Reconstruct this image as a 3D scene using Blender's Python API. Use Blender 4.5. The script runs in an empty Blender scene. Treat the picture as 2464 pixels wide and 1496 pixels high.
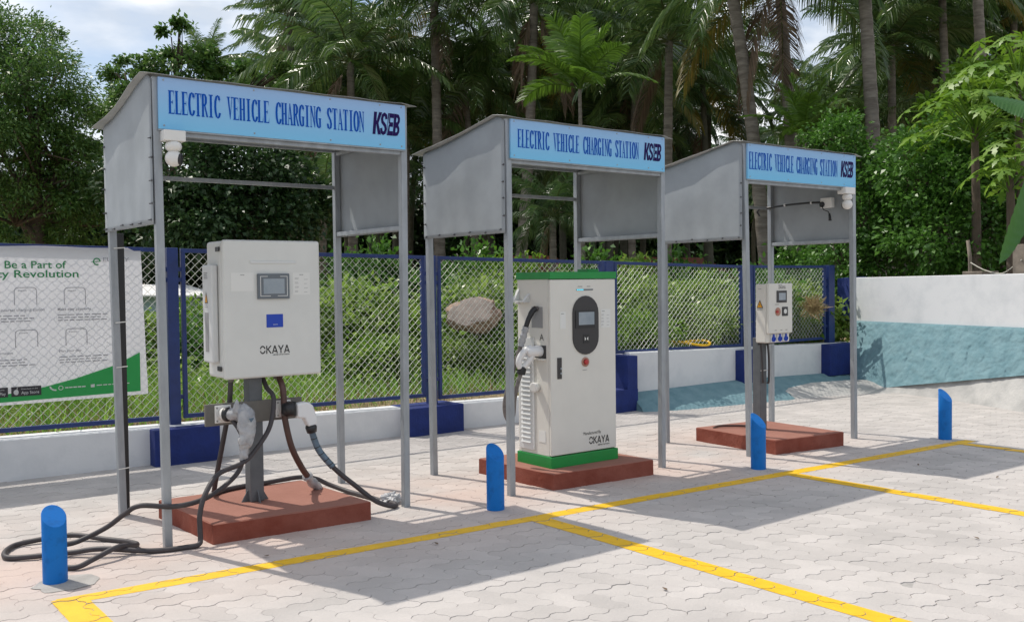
import bpy, bmesh, math, random
import numpy as np
from mathutils import Vector, Matrix

R = math.radians
scene = bpy.context.scene
col = scene.collection

# ------------------------------------------------------------------ camera
CAM_F, CAM_YAW, CAM_PITCH, CAM_ROLL = 2331.43, 0.648167, -0.028695, -0.011437
CAM_H = 1.65


def cam_axes():
    f = Vector((math.sin(CAM_YAW) * math.cos(CAM_PITCH), math.cos(CAM_YAW) * math.cos(CAM_PITCH), math.sin(CAM_PITCH)))
    r = Vector((math.cos(CAM_YAW), -math.sin(CAM_YAW), 0))
    u = r.cross(f)
    r2 = math.cos(CAM_ROLL) * r + math.sin(CAM_ROLL) * u
    u2 = -math.sin(CAM_ROLL) * r + math.cos(CAM_ROLL) * u
    return r2, u2, f


CR, CU, CF = cam_axes()
cd = bpy.data.cameras.new('camera')
cam = bpy.data.objects.new('camera', cd)
col.objects.link(cam)
cam.matrix_world = Matrix(((CR.x, CU.x, -CF.x, 0), (CR.y, CU.y, -CF.y, 0), (CR.z, CU.z, -CF.z, CAM_H), (0, 0, 0, 1)))
cd.sensor_fit = 'HORIZONTAL'
cd.sensor_width = 36
cd.lens = CAM_F / 2464 * 36
cd.clip_end = 2000
scene.camera = cam


def at(x, y, dist):
    """point seen at picture position x, y (of 2464 x 1496), dist metres in front of the camera"""
    return Vector((0, 0, CAM_H)) + dist * (CF + CR * (x - 1232) / CAM_F + CU * (748 - y) / CAM_F)


# ------------------------------------------------------------------ light
SUN_EL, SUN_AZ = R(57.5), math.atan2(-0.32, 0.95)      # azimuth from +Y towards +X
w = bpy.data.worlds.new('World')
scene.world = w
w.use_nodes = True
nt = w.node_tree
nt.nodes.clear()
N = nt.nodes.new
L = nt.links.new
sky = N('ShaderNodeTexSky')
sky.sky_type = 'NISHITA'
sky.sun_disc = False
sky.sun_elevation = SUN_EL
sky.sun_rotation = SUN_AZ
sky.dust_density = 2.0
sky.air_density = 1.0
bg = N('ShaderNodeBackground')
bg.inputs['Strength'].default_value = 0.14
wo = N('ShaderNodeOutputWorld')
tc = N('ShaderNodeTexCoord')
mp = N('ShaderNodeMapping')
mp.inputs['Scale'].default_value = (1.0, 1.0, 2.6)
mp.inputs['Location'].default_value = (0.35, 0.2, 0.0)
nz = N('ShaderNodeTexNoise')
nz.inputs['Scale'].default_value = 3.4
nz.inputs['Detail'].default_value = 7
nz.inputs['Roughness'].default_value = 0.55
rp = N('ShaderNodeValToRGB')
rp.color_ramp.elements[0].position = 0.40
rp.color_ramp.elements[1].position = 0.60
nz2 = N('ShaderNodeTexNoise')
nz2.inputs['Scale'].default_value = 6.5
nz2.inputs['Detail'].default_value = 6
cr2 = N('ShaderNodeValToRGB')
cr2.color_ramp.elements[0].color = (5.2, 5.7, 6.4, 1)
cr2.color_ramp.elements[0].position = 0.35
cr2.color_ramp.elements[1].color = (9.6, 9.6, 9.6, 1)
cr2.color_ramp.elements[1].position = 0.62
mx = N('ShaderNodeMix')
mx.data_type = 'RGBA'
L(tc.outputs['Generated'], mp.inputs['Vector'])
L(mp.outputs[0], nz.inputs['Vector'])
L(mp.outputs[0], nz2.inputs['Vector'])
L(nz.outputs['Fac'], rp.inputs[0])
L(nz2.outputs['Fac'], cr2.inputs[0])
L(rp.outputs[0], mx.inputs[0])
L(sky.outputs[0], mx.inputs[6])
L(cr2.outputs[0], mx.inputs[7])
L(mx.outputs[2], bg.inputs['Color'])
L(bg.outputs[0], wo.inputs['Surface'])

sd = bpy.data.lights.new('sun', 'SUN')
sd.energy = 3.6
sd.angle = R(0.53)
sd.color = (1.0, 0.94, 0.85)
sun = bpy.data.objects.new('sun', sd)
col.objects.link(sun)
sdir = Vector((math.sin(SUN_AZ) * math.cos(SUN_EL), math.cos(SUN_AZ) * math.cos(SUN_EL), math.sin(SUN_EL)))
sun.rotation_euler = (-sdir).to_track_quat('-Z', 'Y').to_euler()
sun.location = (0, 0, 30)

scene.view_settings.view_transform = 'Standard'
scene.view_settings.look = 'None'
scene.view_settings.gamma = 1
scene.view_settings.exposure = -0.03

# ------------------------------------------------------------------ helpers
ORG = {}            # world origin a thing's vertices are written relative to


def tag(o, label=None, cat=None, group=None, kind=None):
    if label: o['label'] = label
    if cat: o['category'] = cat
    if group: o['group'] = group
    if kind: o['kind'] = kind
    return o


def thing(name, loc, label, cat, group=None, rz=0, local=False):
    o = bpy.data.objects.new(name, None)
    o.empty_display_size = 0.1
    o.location = loc
    o.rotation_euler.z = rz
    col.objects.link(o)
    ORG[o] = Vector((0, 0, 0)) if local else Vector(loc)
    return tag(o, label, cat, group)


class MB:
    def __init__(s):
        s.v = []
        s.f = []
        s.m = []
        s.mi = 0

    def add(s, vs, fs):
        b = len(s.v)
        s.v += [Vector(p) for p in vs]
        s.f += [tuple(b + i for i in f) for f in fs]
        s.m += [s.mi] * len(fs)
        return s

    def box(s, x0, x1, y0, y1, z0, z1, M=None):
        vs = [Vector(p) for p in ((x0, y0, z0), (x1, y0, z0), (x1, y1, z0), (x0, y1, z0), (x0, y0, z1), (x1, y0, z1), (x1, y1, z1), (x0, y1, z1))]
        if M: vs = [M @ p for p in vs]
        return s.add(vs, [(3, 2, 1, 0), (4, 5, 6, 7), (0, 1, 5, 4), (1, 2, 6, 5), (2, 3, 7, 6), (3, 0, 4, 7)])

    def bar(s, a, b, wd, dp=None, up=(0, 0, 1)):
        """square bar from a to b"""
        a, b = Vector(a), Vector(b)
        dp = dp or wd
        t = (b - a).normalized()
        up = Vector(up)
        if abs(t.dot(up)) > 0.95: up = Vector((0, 1, 0))
        sx = t.cross(up).normalized() * wd / 2
        sy = sx.cross(t).normalized() * dp / 2
        vs = [p + i * sx + j * sy for p in (a, b) for i, j in ((-1, -1), (1, -1), (1, 1), (-1, 1))]
        return s.add(vs, [(3, 2, 1, 0), (4, 5, 6, 7), (0, 1, 5, 4), (1, 2, 6, 5), (2, 3, 7, 6), (3, 0, 4, 7)])

    def prism(s, pts, d):
        """polygon (3d points, in order) pushed along d; closed"""
        n = len(pts)
        pts = [Vector(p) for p in pts]
        d = Vector(d)
        vs = pts + [p + d for p in pts]
        return s.add(vs, [tuple(range(n))[::-1], tuple(range(n, 2 * n))] + [(i, (i + 1) % n, n + (i + 1) % n, n + i) for i in range(n)])

    def tube(s, pts, r, n=10, cap=True):
        pts = [Vector(p) for p in pts]
        k = len(pts)
        rs = r if isinstance(r, (list, tuple)) else [r] * k
        nrm = None
        vs = []
        for i, p in enumerate(pts):
            t = (pts[min(i + 1, k - 1)] - pts[max(i - 1, 0)])
            if t.length < 1e-9: t = Vector((0, 0, 1))
            t.normalize()
            if nrm is None:
                nrm = t.orthogonal().normalized()
            nrm = (nrm - t * nrm.dot(t)).normalized()
            bn = t.cross(nrm)
            for j in range(n):
                a = 2 * math.pi * j / n
                vs.append(p + rs[i] * (math.cos(a) * nrm + math.sin(a) * bn))
        fs = []
        for i in range(k - 1):
            for j in range(n):
                fs.append((i * n + j, i * n + (j + 1) % n, (i + 1) * n + (j + 1) % n, (i + 1) * n + j))
        if cap:
            fs += [tuple(range(n))[::-1], tuple(range((k - 1) * n, k * n))]
        return s.add(vs, fs)

    def lathe(s, c, prof, n=24, axis=(0, 0, 1)):
        c = Vector(c)
        ax = Vector(axis).normalized()
        e1 = ax.orthogonal().normalized()
        e2 = ax.cross(e1)
        vs = []
        for r, h in prof:
            for j in range(n):
                a = 2 * math.pi * j / n
                vs.append(c + ax * h + max(r, 1e-4) * (math.cos(a) * e1 + math.sin(a) * e2))
        k = len(prof)
        fs = [(i * n + j, i * n + (j + 1) % n, (i + 1) * n + (j + 1) % n, (i + 1) * n + j) for i in range(k - 1) for j in range(n)]
        fs += [tuple(range(n))[::-1], tuple(range((k - 1) * n, k * n))]
        return s.add(vs, fs)

    def build(s, name, mats, parent=None, bevel=0, smooth=False, org=None, seg=2):
        if not isinstance(mats, (list, tuple)): mats = [mats]
        o0 = org if org is not None else (ORG[parent] if parent is not None else Vector((0, 0, 0)))
        me = bpy.data.meshes.new(name)
        me.from_pydata([tuple(p - o0) for p in s.v], [], s.f)
        for m in mats: me.materials.append(m)
        if len(mats) > 1: me.polygons.foreach_set('material_index', s.m)
        if smooth: me.polygons.foreach_set('use_smooth', [True] * len(me.polygons))
        bm = bmesh.new()
        bm.from_mesh(me)
        bmesh.ops.recalc_face_normals(bm, faces=bm.faces)
        bm.to_mesh(me)
        bm.free()
        o = bpy.data.objects.new(name, me)
        col.objects.link(o)
        if parent is not None:
            o.parent = parent
        elif org is not None:
            o.location = org
        ORG[o] = o0
        if bevel:
            b = o.modifiers.new('bevel', 'BEVEL')
            b.width = bevel
            b.segments = seg
            b.limit_method = 'ANGLE'
            b.angle_limit = R(40)
        return o


def raw_mesh(name, verts, faces_flat, nper, mats, midx=None):
    """fast mesh from numpy arrays: every face has nper corners"""
    me = bpy.data.meshes.new(name)
    nv, nf = len(verts), len(faces_flat) // nper
    me.vertices.add(nv)
    me.vertices.foreach_set('co', np.asarray(verts, np.float32).ravel())
    me.loops.add(nf * nper)
    me.loops.foreach_set('vertex_index', np.asarray(faces_flat, np.int32))
    me.polygons.add(nf)
    me.polygons.foreach_set('loop_start', np.arange(0, nf * nper, nper, dtype=np.int32))
    me.polygons.foreach_set('loop_total', np.full(nf, nper, np.int32))
    if not isinstance(mats, (list, tuple)): mats = [mats]
    for m in mats: me.materials.append(m)
    if midx is not None: me.polygons.foreach_set('material_index', np.asarray(midx, np.int32))
    me.update(calc_edges=True)
    return me


def obj(name, me, parent=None, loc=None):
    o = bpy.data.objects.new(name, me)
    col.objects.link(o)
    if parent is not None: o.parent = parent
    if loc is not None: o.location = loc
    return o


def copy_tree(o, parent=None):
    c = o.copy()
    col.objects.link(c)
    if parent is not None: c.parent = parent
    for ch in list(o.children): copy_tree(ch, c)
    return c


# ------------------------------------------------------------------ materials
def mat(name, c, rough=0.6, var=0.0, vs=6.0, c2=None, metal=0.0, bump=0.0, bs=60.0, spec=0.5, island=0.0, trans=0.0, coat=0.0, stretch=None, det=5, lo=0.35, hi=0.65):
    m = bpy.data.materials.new(name)
    m.use_nodes = True
    t = m.node_tree
    p = t.nodes['Principled BSDF']
    p.inputs['Roughness'].default_value = rough
    p.inputs['Metallic'].default_value = metal
    p.inputs['Specular IOR Level'].default_value = spec
    p.inputs['Coat Weight'].default_value = coat
    out = t.nodes['Material Output']
    g = t.nodes.new('ShaderNodeTexCoord')
    src = g.outputs['Object']
    if stretch:
        q = t.nodes.new('ShaderNodeMapping')
        q.inputs['Scale'].default_value = stretch
        t.links.new(src, q.inputs[0])
        src = q.outputs[0]
    cs = None
    if c2 is None: c2 = tuple(x * (1 - var) for x in c)
    base = t.nodes.new('ShaderNodeMix')
    base.data_type = 'RGBA'
    base.inputs[6].default_value = (*c, 1)
    base.inputs[7].default_value = (*c2, 1)
    n = t.nodes.new('ShaderNodeTexNoise')
    n.inputs['Scale'].default_value = vs
    n.inputs['Detail'].default_value = det
    n.inputs['Roughness'].default_value = 0.6
    t.links.new(src, n.inputs['Vector'])
    mr = t.nodes.new('ShaderNodeMapRange')
    mr.inputs[1].default_value = lo
    mr.inputs[2].default_value = hi
    t.links.new(n.outputs['Fac'], mr.inputs[0])
    t.links.new(mr.outputs[0], base.inputs[0])
    cs = base.outputs[2]
    if island:
        ge = t.nodes.new('ShaderNodeNewGeometry')
        if island < 0:      # pick the mix by leaf instead of by noise
            t.links.new(ge.outputs['Random Per Island'], base.inputs[0])
        else:
            hs = t.nodes.new('ShaderNodeHueSaturation')
            m2 = t.nodes.new('ShaderNodeMapRange')
            m2.inputs[3].default_value = 1 - island
            m2.inputs[4].default_value = 1 + island
            t.links.new(ge.outputs['Random Per Island'], m2.inputs[0])
            t.links.new(m2.outputs[0], hs.inputs['Value'])
            t.links.new(cs, hs.inputs['Color'])
            cs = hs.outputs[0]
    t.links.new(cs, p.inputs['Base Color'])
    if bump:
        n2 = t.nodes.new('ShaderNodeTexNoise')
        n2.inputs['Scale'].default_value = bs
        n2.inputs['Detail'].default_value = 4
        t.links.new(src, n2.inputs['Vector'])
        b = t.nodes.new('ShaderNodeBump')
        b.inputs['Strength'].default_value = bump
        b.inputs['Distance'].default_value = 0.02
        t.links.new(n2.outputs['Fac'], b.inputs['Height'])
        t.links.new(b.outputs[0], p.inputs['Normal'])
    if trans:
        tr = t.nodes.new('ShaderNodeBsdfTranslucent')
        t.links.new(cs, tr.inputs['Color'])
        ms = t.nodes.new('ShaderNodeMixShader')
        ms.inputs[0].default_value = trans
        t.links.new(p.outputs[0], ms.inputs[1])
        t.links.new(tr.outputs[0], ms.inputs[2])
        t.links.new(ms.outputs[0], out.inputs['Surface'])
    return m


M = {}
M['joint'] = mat('joint_sand', (0.40, 0.38, 0.36), 0.95, 0.25, 30)
M['soil'] = mat('soil', (0.38, 0.27, 0.18), 0.95, c2=(0.16, 0.15, 0.06), vs=1.2, bump=0.6, bs=20)
M['land'] = mat('land', (0.20, 0.18, 0.14), 0.95, 0.3, 2)
M['paint'] = mat('yellow_paint', (0.84, 0.50, 0.012), 0.55, 0.12, 9, bump=0.15, bs=120)
M['galv'] = mat('galvanised_steel', (0.36, 0.385, 0.41), 0.42, 0.22, 14, metal=0.35, stretch=(1, 1, 0.25), bump=0.05, bs=90)
M['galv_dull'] = mat('dull_steel_sheet', (0.345, 0.375, 0.40), 0.6, 0.14, 3.0, spec=0.25, bump=0.12, bs=5)
M['roof'] = mat('roof_sheet', (0.40, 0.41, 0.40), 0.5, 0.25, 7, metal=0.3)
M['screw'] = mat('screw', (0.12, 0.12, 0.13), 0.4, metal=0.6)
M['navy'] = mat('navy_paint', (0.012, 0.035, 0.16), 0.45, 0.25, 8, bump=0.1, bs=40)
M['navy_wall'] = mat('navy_wall_paint', (0.008, 0.026, 0.17), 0.8, 0.25, 6, bump=0.25, bs=40)
M['white_wall'] = mat('white_wall_paint', (0.70, 0.71, 0.72), 0.8, c2=(0.56, 0.58, 0.60), vs=2.5, bump=0.07, bs=45, lo=0.45, hi=0.8)
M['teal_wall'] = mat('light_blue_wall_paint', (0.135, 0.245, 0.28), 0.88, c2=(0.19, 0.31, 0.345), vs=5, bump=0.6, bs=16, spec=0.25)
M['cement'] = mat('cement', (0.48, 0.47, 0.45), 0.9, c2=(0.34, 0.34, 0.33), vs=3, bump=0.35, bs=30)
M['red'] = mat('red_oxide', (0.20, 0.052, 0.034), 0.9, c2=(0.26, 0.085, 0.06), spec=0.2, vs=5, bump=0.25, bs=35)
M['blue'] = mat('blue_paint', (0.002, 0.15, 0.50), 0.5, 0.3, 14, bump=0.08, bs=60, spec=0.25, lo=0.5, hi=0.75)
M['wire'] = mat('galvanised_wire', (0.56, 0.58, 0.53), 0.5, metal=0.2)
M['cabinet'] = mat('warm_white_powder_coat', (0.68, 0.685, 0.655), 0.42, 0.06, 4)
M['cabinet3'] = mat('ivory_powder_coat', (0.70, 0.68, 0.625), 0.45, 0.05, 4)
M['cabinet2'] = mat('cool_white_powder_coat', (0.66, 0.67, 0.66), 0.4, 0.05, 4)
M['grey_dark'] = mat('dark_grey_paint', (0.13, 0.14, 0.15), 0.5, 0.2, 10, metal=0.2)
M['bracket'] = mat('grey_brown_paint', (0.17, 0.16, 0.14), 0.6, 0.2, 10)
M['black'] = mat('black_plastic', (0.018, 0.018, 0.02), 0.4)
M['hose'] = mat('black_rubber', (0.055, 0.047, 0.05), 0.55, 0.3, 12)
M['hose_brown'] = mat('brown_conduit', (0.10, 0.05, 0.04), 0.5, 0.3, 9)
M['hose_grey'] = mat('wrapped_hose', (0.20, 0.18, 0.17), 0.5, 0.4, 30)
M['sleeve'] = mat('blue_grey_sleeve', (0.12, 0.18, 0.24), 0.35, 0.4, 20)
M['wrap'] = mat('clear_plastic_wrap', (0.62, 0.62, 0.62), 0.25, c2=(0.42, 0.43, 0.46), vs=14, bump=0.8, bs=24, trans=0.25)
M['gunwhite'] = mat('white_plastic', (0.75, 0.75, 0.75), 0.35)
M['green'] = mat('green_paint', (0.004, 0.26, 0.045), 0.4, 0.1, 6)
M['screen'] = mat('screen_glass', (0.25, 0.30, 0.34), 0.15, c2=(0.34, 0.38, 0.42), vs=5)
M['bezel'] = mat('grey_bezel', (0.13, 0.15, 0.17), 0.4)
M['charcoal'] = mat('charcoal_panel', (0.035, 0.033, 0.035), 0.35)
M['label'] = mat('label_paper', (0.72, 0.72, 0.69), 0.5)
M['ink'] = mat('dark_ink', (0.03, 0.03, 0.03), 0.6)
M['ink_grey'] = mat('grey_ink', (0.30, 0.30, 0.30), 0.7)
M['brightblue'] = mat('blue_plate', (0.005, 0.05, 0.42), 0.35)
M['sign'] = mat('sign_face', (0.30, 0.56, 0.78), 0.45, c2=(0.36, 0.56, 0.80), vs=1.5)
M['signblue'] = mat('sign_lettering', (0.002, 0.085, 0.46), 0.6, spec=0.1)
def sign_print():
    m = mat('sign_print', (0.22, 0.50, 0.84), 0.5, spec=0.3)
    t = m.node_tree
    g = t.nodes.new('ShaderNodeTexCoord')
    x = t.nodes.new('ShaderNodeSeparateXYZ')
    r = t.nodes.new('ShaderNodeMapRange')
    r.inputs[1].default_value = 2.62
    r.inputs[2].default_value = 2.95
    c = t.nodes.new('ShaderNodeMix')
    c.data_type = 'RGBA'
    c.inputs[6].default_value = (0.20, 0.55, 0.84, 1)
    c.inputs[7].default_value = (0.33, 0.51, 0.80, 1)
    t.links.new(g.outputs['Object'], x.inputs[0])
    t.links.new(x.outputs['Z'], r.inputs[0])
    t.links.new(r.outputs[0], c.inputs[0])
    t.links.new(c.outputs[2], t.nodes['Principled BSDF'].inputs['Base Color'])
    return m


M['sign'] = sign_print()
M['purple'] = mat('emblem_purple', (0.020, 0.009, 0.085), 0.6, spec=0.1)
M['copper'] = mat('button_ring', (0.42, 0.22, 0.16), 0.4, metal=0.3)
M['redbutton'] = mat('red_button', (0.45, 0.03, 0.03), 0.35)
M['orange'] = mat('warning_orange', (0.80, 0.36, 0.01), 0.5)
M['camwhite'] = mat('camera_plastic', (0.74, 0.73, 0.70), 0.4)
M['led'] = mat('led_bar', (0.05, 0.35, 0.45), 0.3)
_p = M['led'].node_tree.nodes['Principled BSDF']
_p.inputs['Emission Color'].default_value = (0.1, 0.75, 0.95, 1)
_p.inputs['Emission Strength'].default_value = 0.9
M['banner'] = mat('banner_vinyl', (0.72, 0.72, 0.76), 0.45, 0.04, 3, trans=0.42)
M['bgreen'] = mat('banner_green', (0.03, 0.36, 0.09), 0.5, trans=0.35)
M['btext'] = mat('banner_text_green', (0.02, 0.22, 0.08), 0.5, trans=0.2)
M['bgrey'] = mat('banner_text_grey', (0.30, 0.30, 0.33), 0.5, trans=0.2)
M['bdark'] = mat('banner_badge', (0.03, 0.028, 0.035), 0.5, trans=0.1)
M['bwhite'] = mat('banner_white_ink', (0.72, 0.74, 0.72), 0.5, trans=0.3)
# vegetation
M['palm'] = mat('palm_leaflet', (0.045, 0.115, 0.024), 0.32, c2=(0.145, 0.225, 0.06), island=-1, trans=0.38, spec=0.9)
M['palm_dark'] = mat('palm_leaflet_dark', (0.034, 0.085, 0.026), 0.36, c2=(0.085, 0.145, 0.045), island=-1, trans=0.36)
M['palm_yellow'] = mat('palm_leaflet_yellowing', (0.17, 0.18, 0.035), 0.5, c2=(0.26, 0.19, 0.04), island=-1, trans=0.3)
M['palm_dead'] = mat('palm_leaflet_dry', (0.12, 0.085, 0.055), 0.8, c2=(0.20, 0.14, 0.09), island=-1, trans=0.15)
M['palm_bright'] = mat('palm_leaflet_young', (0.09, 0.19, 0.02), 0.4, c2=(0.14, 0.26, 0.03), island=-1, trans=0.4)
M['rachis'] = mat('palm_rachis', (0.12, 0.15, 0.04), 0.6, 0.3, 6)
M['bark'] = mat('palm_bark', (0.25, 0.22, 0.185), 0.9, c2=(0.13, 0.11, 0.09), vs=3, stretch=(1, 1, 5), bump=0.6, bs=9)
M['bark_dark'] = mat('palm_bark_dark', (0.12, 0.115, 0.085), 0.9, c2=(0.07, 0.07, 0.05), vs=3, bump=0.5, bs=9)  # darker bark tone for the palms standing farther back
M['bark2'] = mat('tree_bark', (0.12, 0.09, 0.065), 0.9, 0.4, 5, bump=0.6, bs=12)
M['leaf_a'] = mat('leaf_dark', (0.050, 0.13, 0.030), 0.42, c2=(0.15, 0.26, 0.055), island=-1, trans=0.38)
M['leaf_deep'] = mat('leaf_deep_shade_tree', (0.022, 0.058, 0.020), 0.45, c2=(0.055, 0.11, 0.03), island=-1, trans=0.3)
M['leaf_b'] = mat('leaf_mid', (0.050, 0.14, 0.02), 0.40, c2=(0.12, 0.27, 0.04), island=-1, trans=0.35)
M['leaf_c'] = mat('leaf_bright', (0.11, 0.24, 0.02), 0.42, c2=(0.21, 0.35, 0.035), island=-1, trans=0.4)
M['leaf_w'] = mat('leaf_weed', (0.13, 0.25, 0.035), 0.36, c2=(0.30, 0.42, 0.09), island=-1, trans=0.5)
M['grass'] = mat('grass_blade', (0.15, 0.34, 0.05), 0.6, c2=(0.28, 0.44, 0.08), island=-1, trans=0.5)
M['straw'] = mat('dry_grass_blade', (0.33, 0.23, 0.11), 0.8, c2=(0.42, 0.33, 0.16), island=-1, trans=0.2)
M['banana'] = mat('banana_leaf', (0.045, 0.15, 0.025), 0.38, 0.25, 20, stretch=(6, 1, 6), trans=0.3)
M['stone'] = mat('boulder_stone', (0.36, 0.26, 0.19), 0.9, c2=(0.22, 0.14, 0.10), vs=4, bump=0.6, bs=8)
M['mortar'] = mat('mortar_smear', (0.41, 0.39, 0.365), 0.9, 0.2, 9, bump=0.4, bs=40)
M['pale_stone'] = mat('pale_stone', (0.27, 0.225, 0.195), 0.9, 0.3, 7, bump=0.5, bs=12)
M['rooftile'] = mat('red_roof_tile', (0.36, 0.11, 0.065), 0.8, 0.4, 8)
M['hutblue'] = mat('hut_wall_paint', (0.40, 0.55, 0.60), 0.8, 0.2, 3)
M['hutwhite'] = mat('hut_roof_sheet', (0.75, 0.74, 0.72), 0.6)
M['wood'] = mat('weathered_wood', (0.30, 0.25, 0.20), 0.85, 0.4, 8)
M['rope'] = mat('rope', (0.50, 0.48, 0.42), 0.8)
M['fruit'] = mat('ripe_fruit', (0.60, 0.14, 0.02), 0.5)


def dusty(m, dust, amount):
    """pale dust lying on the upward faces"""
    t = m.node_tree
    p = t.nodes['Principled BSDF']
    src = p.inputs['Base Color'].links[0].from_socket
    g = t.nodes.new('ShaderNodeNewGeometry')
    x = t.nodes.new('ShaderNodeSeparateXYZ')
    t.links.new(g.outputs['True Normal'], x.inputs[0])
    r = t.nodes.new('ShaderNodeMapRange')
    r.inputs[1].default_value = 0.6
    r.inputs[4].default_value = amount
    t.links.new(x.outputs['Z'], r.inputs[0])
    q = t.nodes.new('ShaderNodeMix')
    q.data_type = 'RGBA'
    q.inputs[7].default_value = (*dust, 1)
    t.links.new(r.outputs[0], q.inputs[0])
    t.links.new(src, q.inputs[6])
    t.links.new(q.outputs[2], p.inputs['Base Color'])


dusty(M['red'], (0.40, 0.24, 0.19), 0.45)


def paver_material():
    m = mat('paver_concrete', (0.505, 0.472, 0.447), 0.88, c2=(0.425, 0.40, 0.38), vs=1.6, bump=0.25, bs=55, island=0.075)
    t = m.node_tree
    p = t.nodes['Principled BSDF']
    src = p.inputs['Base Color'].links[0].from_socket
    g = t.nodes.new('ShaderNodeTexCoord')
    sx = t.nodes.new('ShaderNodeSeparateXYZ')
    t.links.new(g.outputs['Object'], sx.inputs[0])
    n = t.nodes.new('ShaderNodeTexNoise')
    n.inputs['Scale'].default_value = 0.9
    n.inputs['Detail'].default_value = 6
    t.links.new(g.outputs['Object'], n.inputs['Vector'])
    # red oxide dust trodden around the plinths: a band along the row
    a = t.nodes.new('ShaderNodeMath'); a.operation = 'SUBTRACT'; a.inputs[1].default_value = 6.25
    t.links.new(sx.outputs['Y'], a.inputs[0])
    b = t.nodes.new('ShaderNodeMath'); b.operation = 'ABSOLUTE'
    t.links.new(a.outputs[0], b.inputs[0])
    c = t.nodes.new('ShaderNodeMapRange')
    c.inputs[1].default_value = 1.7; c.inputs[2].default_value = 0.2
    t.links.new(b.outputs[0], c.inputs[0])
    d = t.nodes.new('ShaderNodeMapRange')
    d.inputs[1].default_value = 0.3; d.inputs[2].default_value = 0.6
    t.links.new(n.outputs['Fac'], d.inputs[0])
    e = t.nodes.new('ShaderNodeMath'); e.operation = 'MULTIPLY'
    t.links.new(c.outputs[0], e.inputs[0]); t.links.new(d.outputs[0], e.inputs[1])
    h = t.nodes.new('ShaderNodeMapRange')
    h.inputs[1].default_value = 9.4; h.inputs[2].default_value = 8.2
    h.inputs[4].default_value = 0.58
    t.links.new(sx.outputs['X'], h.inputs[0])
    f = t.nodes.new('ShaderNodeMath'); f.operation = 'MULTIPLY'
    t.links.new(e.outputs[0], f.inputs[0]); t.links.new(h.outputs[0], f.inputs[1])
    mx = t.nodes.new('ShaderNodeMix'); mx.data_type = 'RGBA'
    mx.inputs[7].default_value = (0.56, 0.40, 0.33, 1)
    t.links.new(f.outputs[0], mx.inputs[0])
    t.links.new(src, mx.inputs[6])
    t.links.new(mx.outputs[2], p.inputs['Base Color'])
    return m


M['paver'] = paver_material()

# ------------------------------------------------------------------ lettering
FONT_SCALE = {}


def text_mesh(body, offset=0.0, shear=0.0):
    cu = bpy.data.curves.new('lettering', 'FONT')
    cu.body = body
    cu.extrude = 0.0
    cu.offset = offset
    cu.shear = shear
    cu.resolution_u = 3
    o = bpy.data.objects.new('lettering', cu)
    col.objects.link(o)
    dg = bpy.context.evaluated_depsgraph_get()
    me = bpy.data.meshes.new_from_object(o.evaluated_get(dg))
    vs = [v.co.copy() for v in me.vertices]
    fs = [tuple(p.vertices) for p in me.polygons]
    bpy.data.objects.remove(o)
    bpy.data.curves.remove(cu)
    bpy.data.meshes.remove(me)
    return vs, fs


def put_text(mb, body, o, rx, up, height, width=None, offset=0.0, shear=0.0, cap=0.70):
    """flat lettering lying in the plane (rx, up) with its lower left at o"""
    vs, fs = text_mesh(body, offset, shear)
    if not vs: return
    o, rx, up = Vector(o), Vector(rx).normalized(), Vector(up).normalized()
    x0 = min(v.x for v in vs)
    x1 = max(v.x for v in vs)
    sy = height / cap
    sx = (width / (x1 - x0)) if width else sy
    mb.add([o + rx * (v.x - x0) * sx + up * v.y * sy for v in vs], fs)


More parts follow.
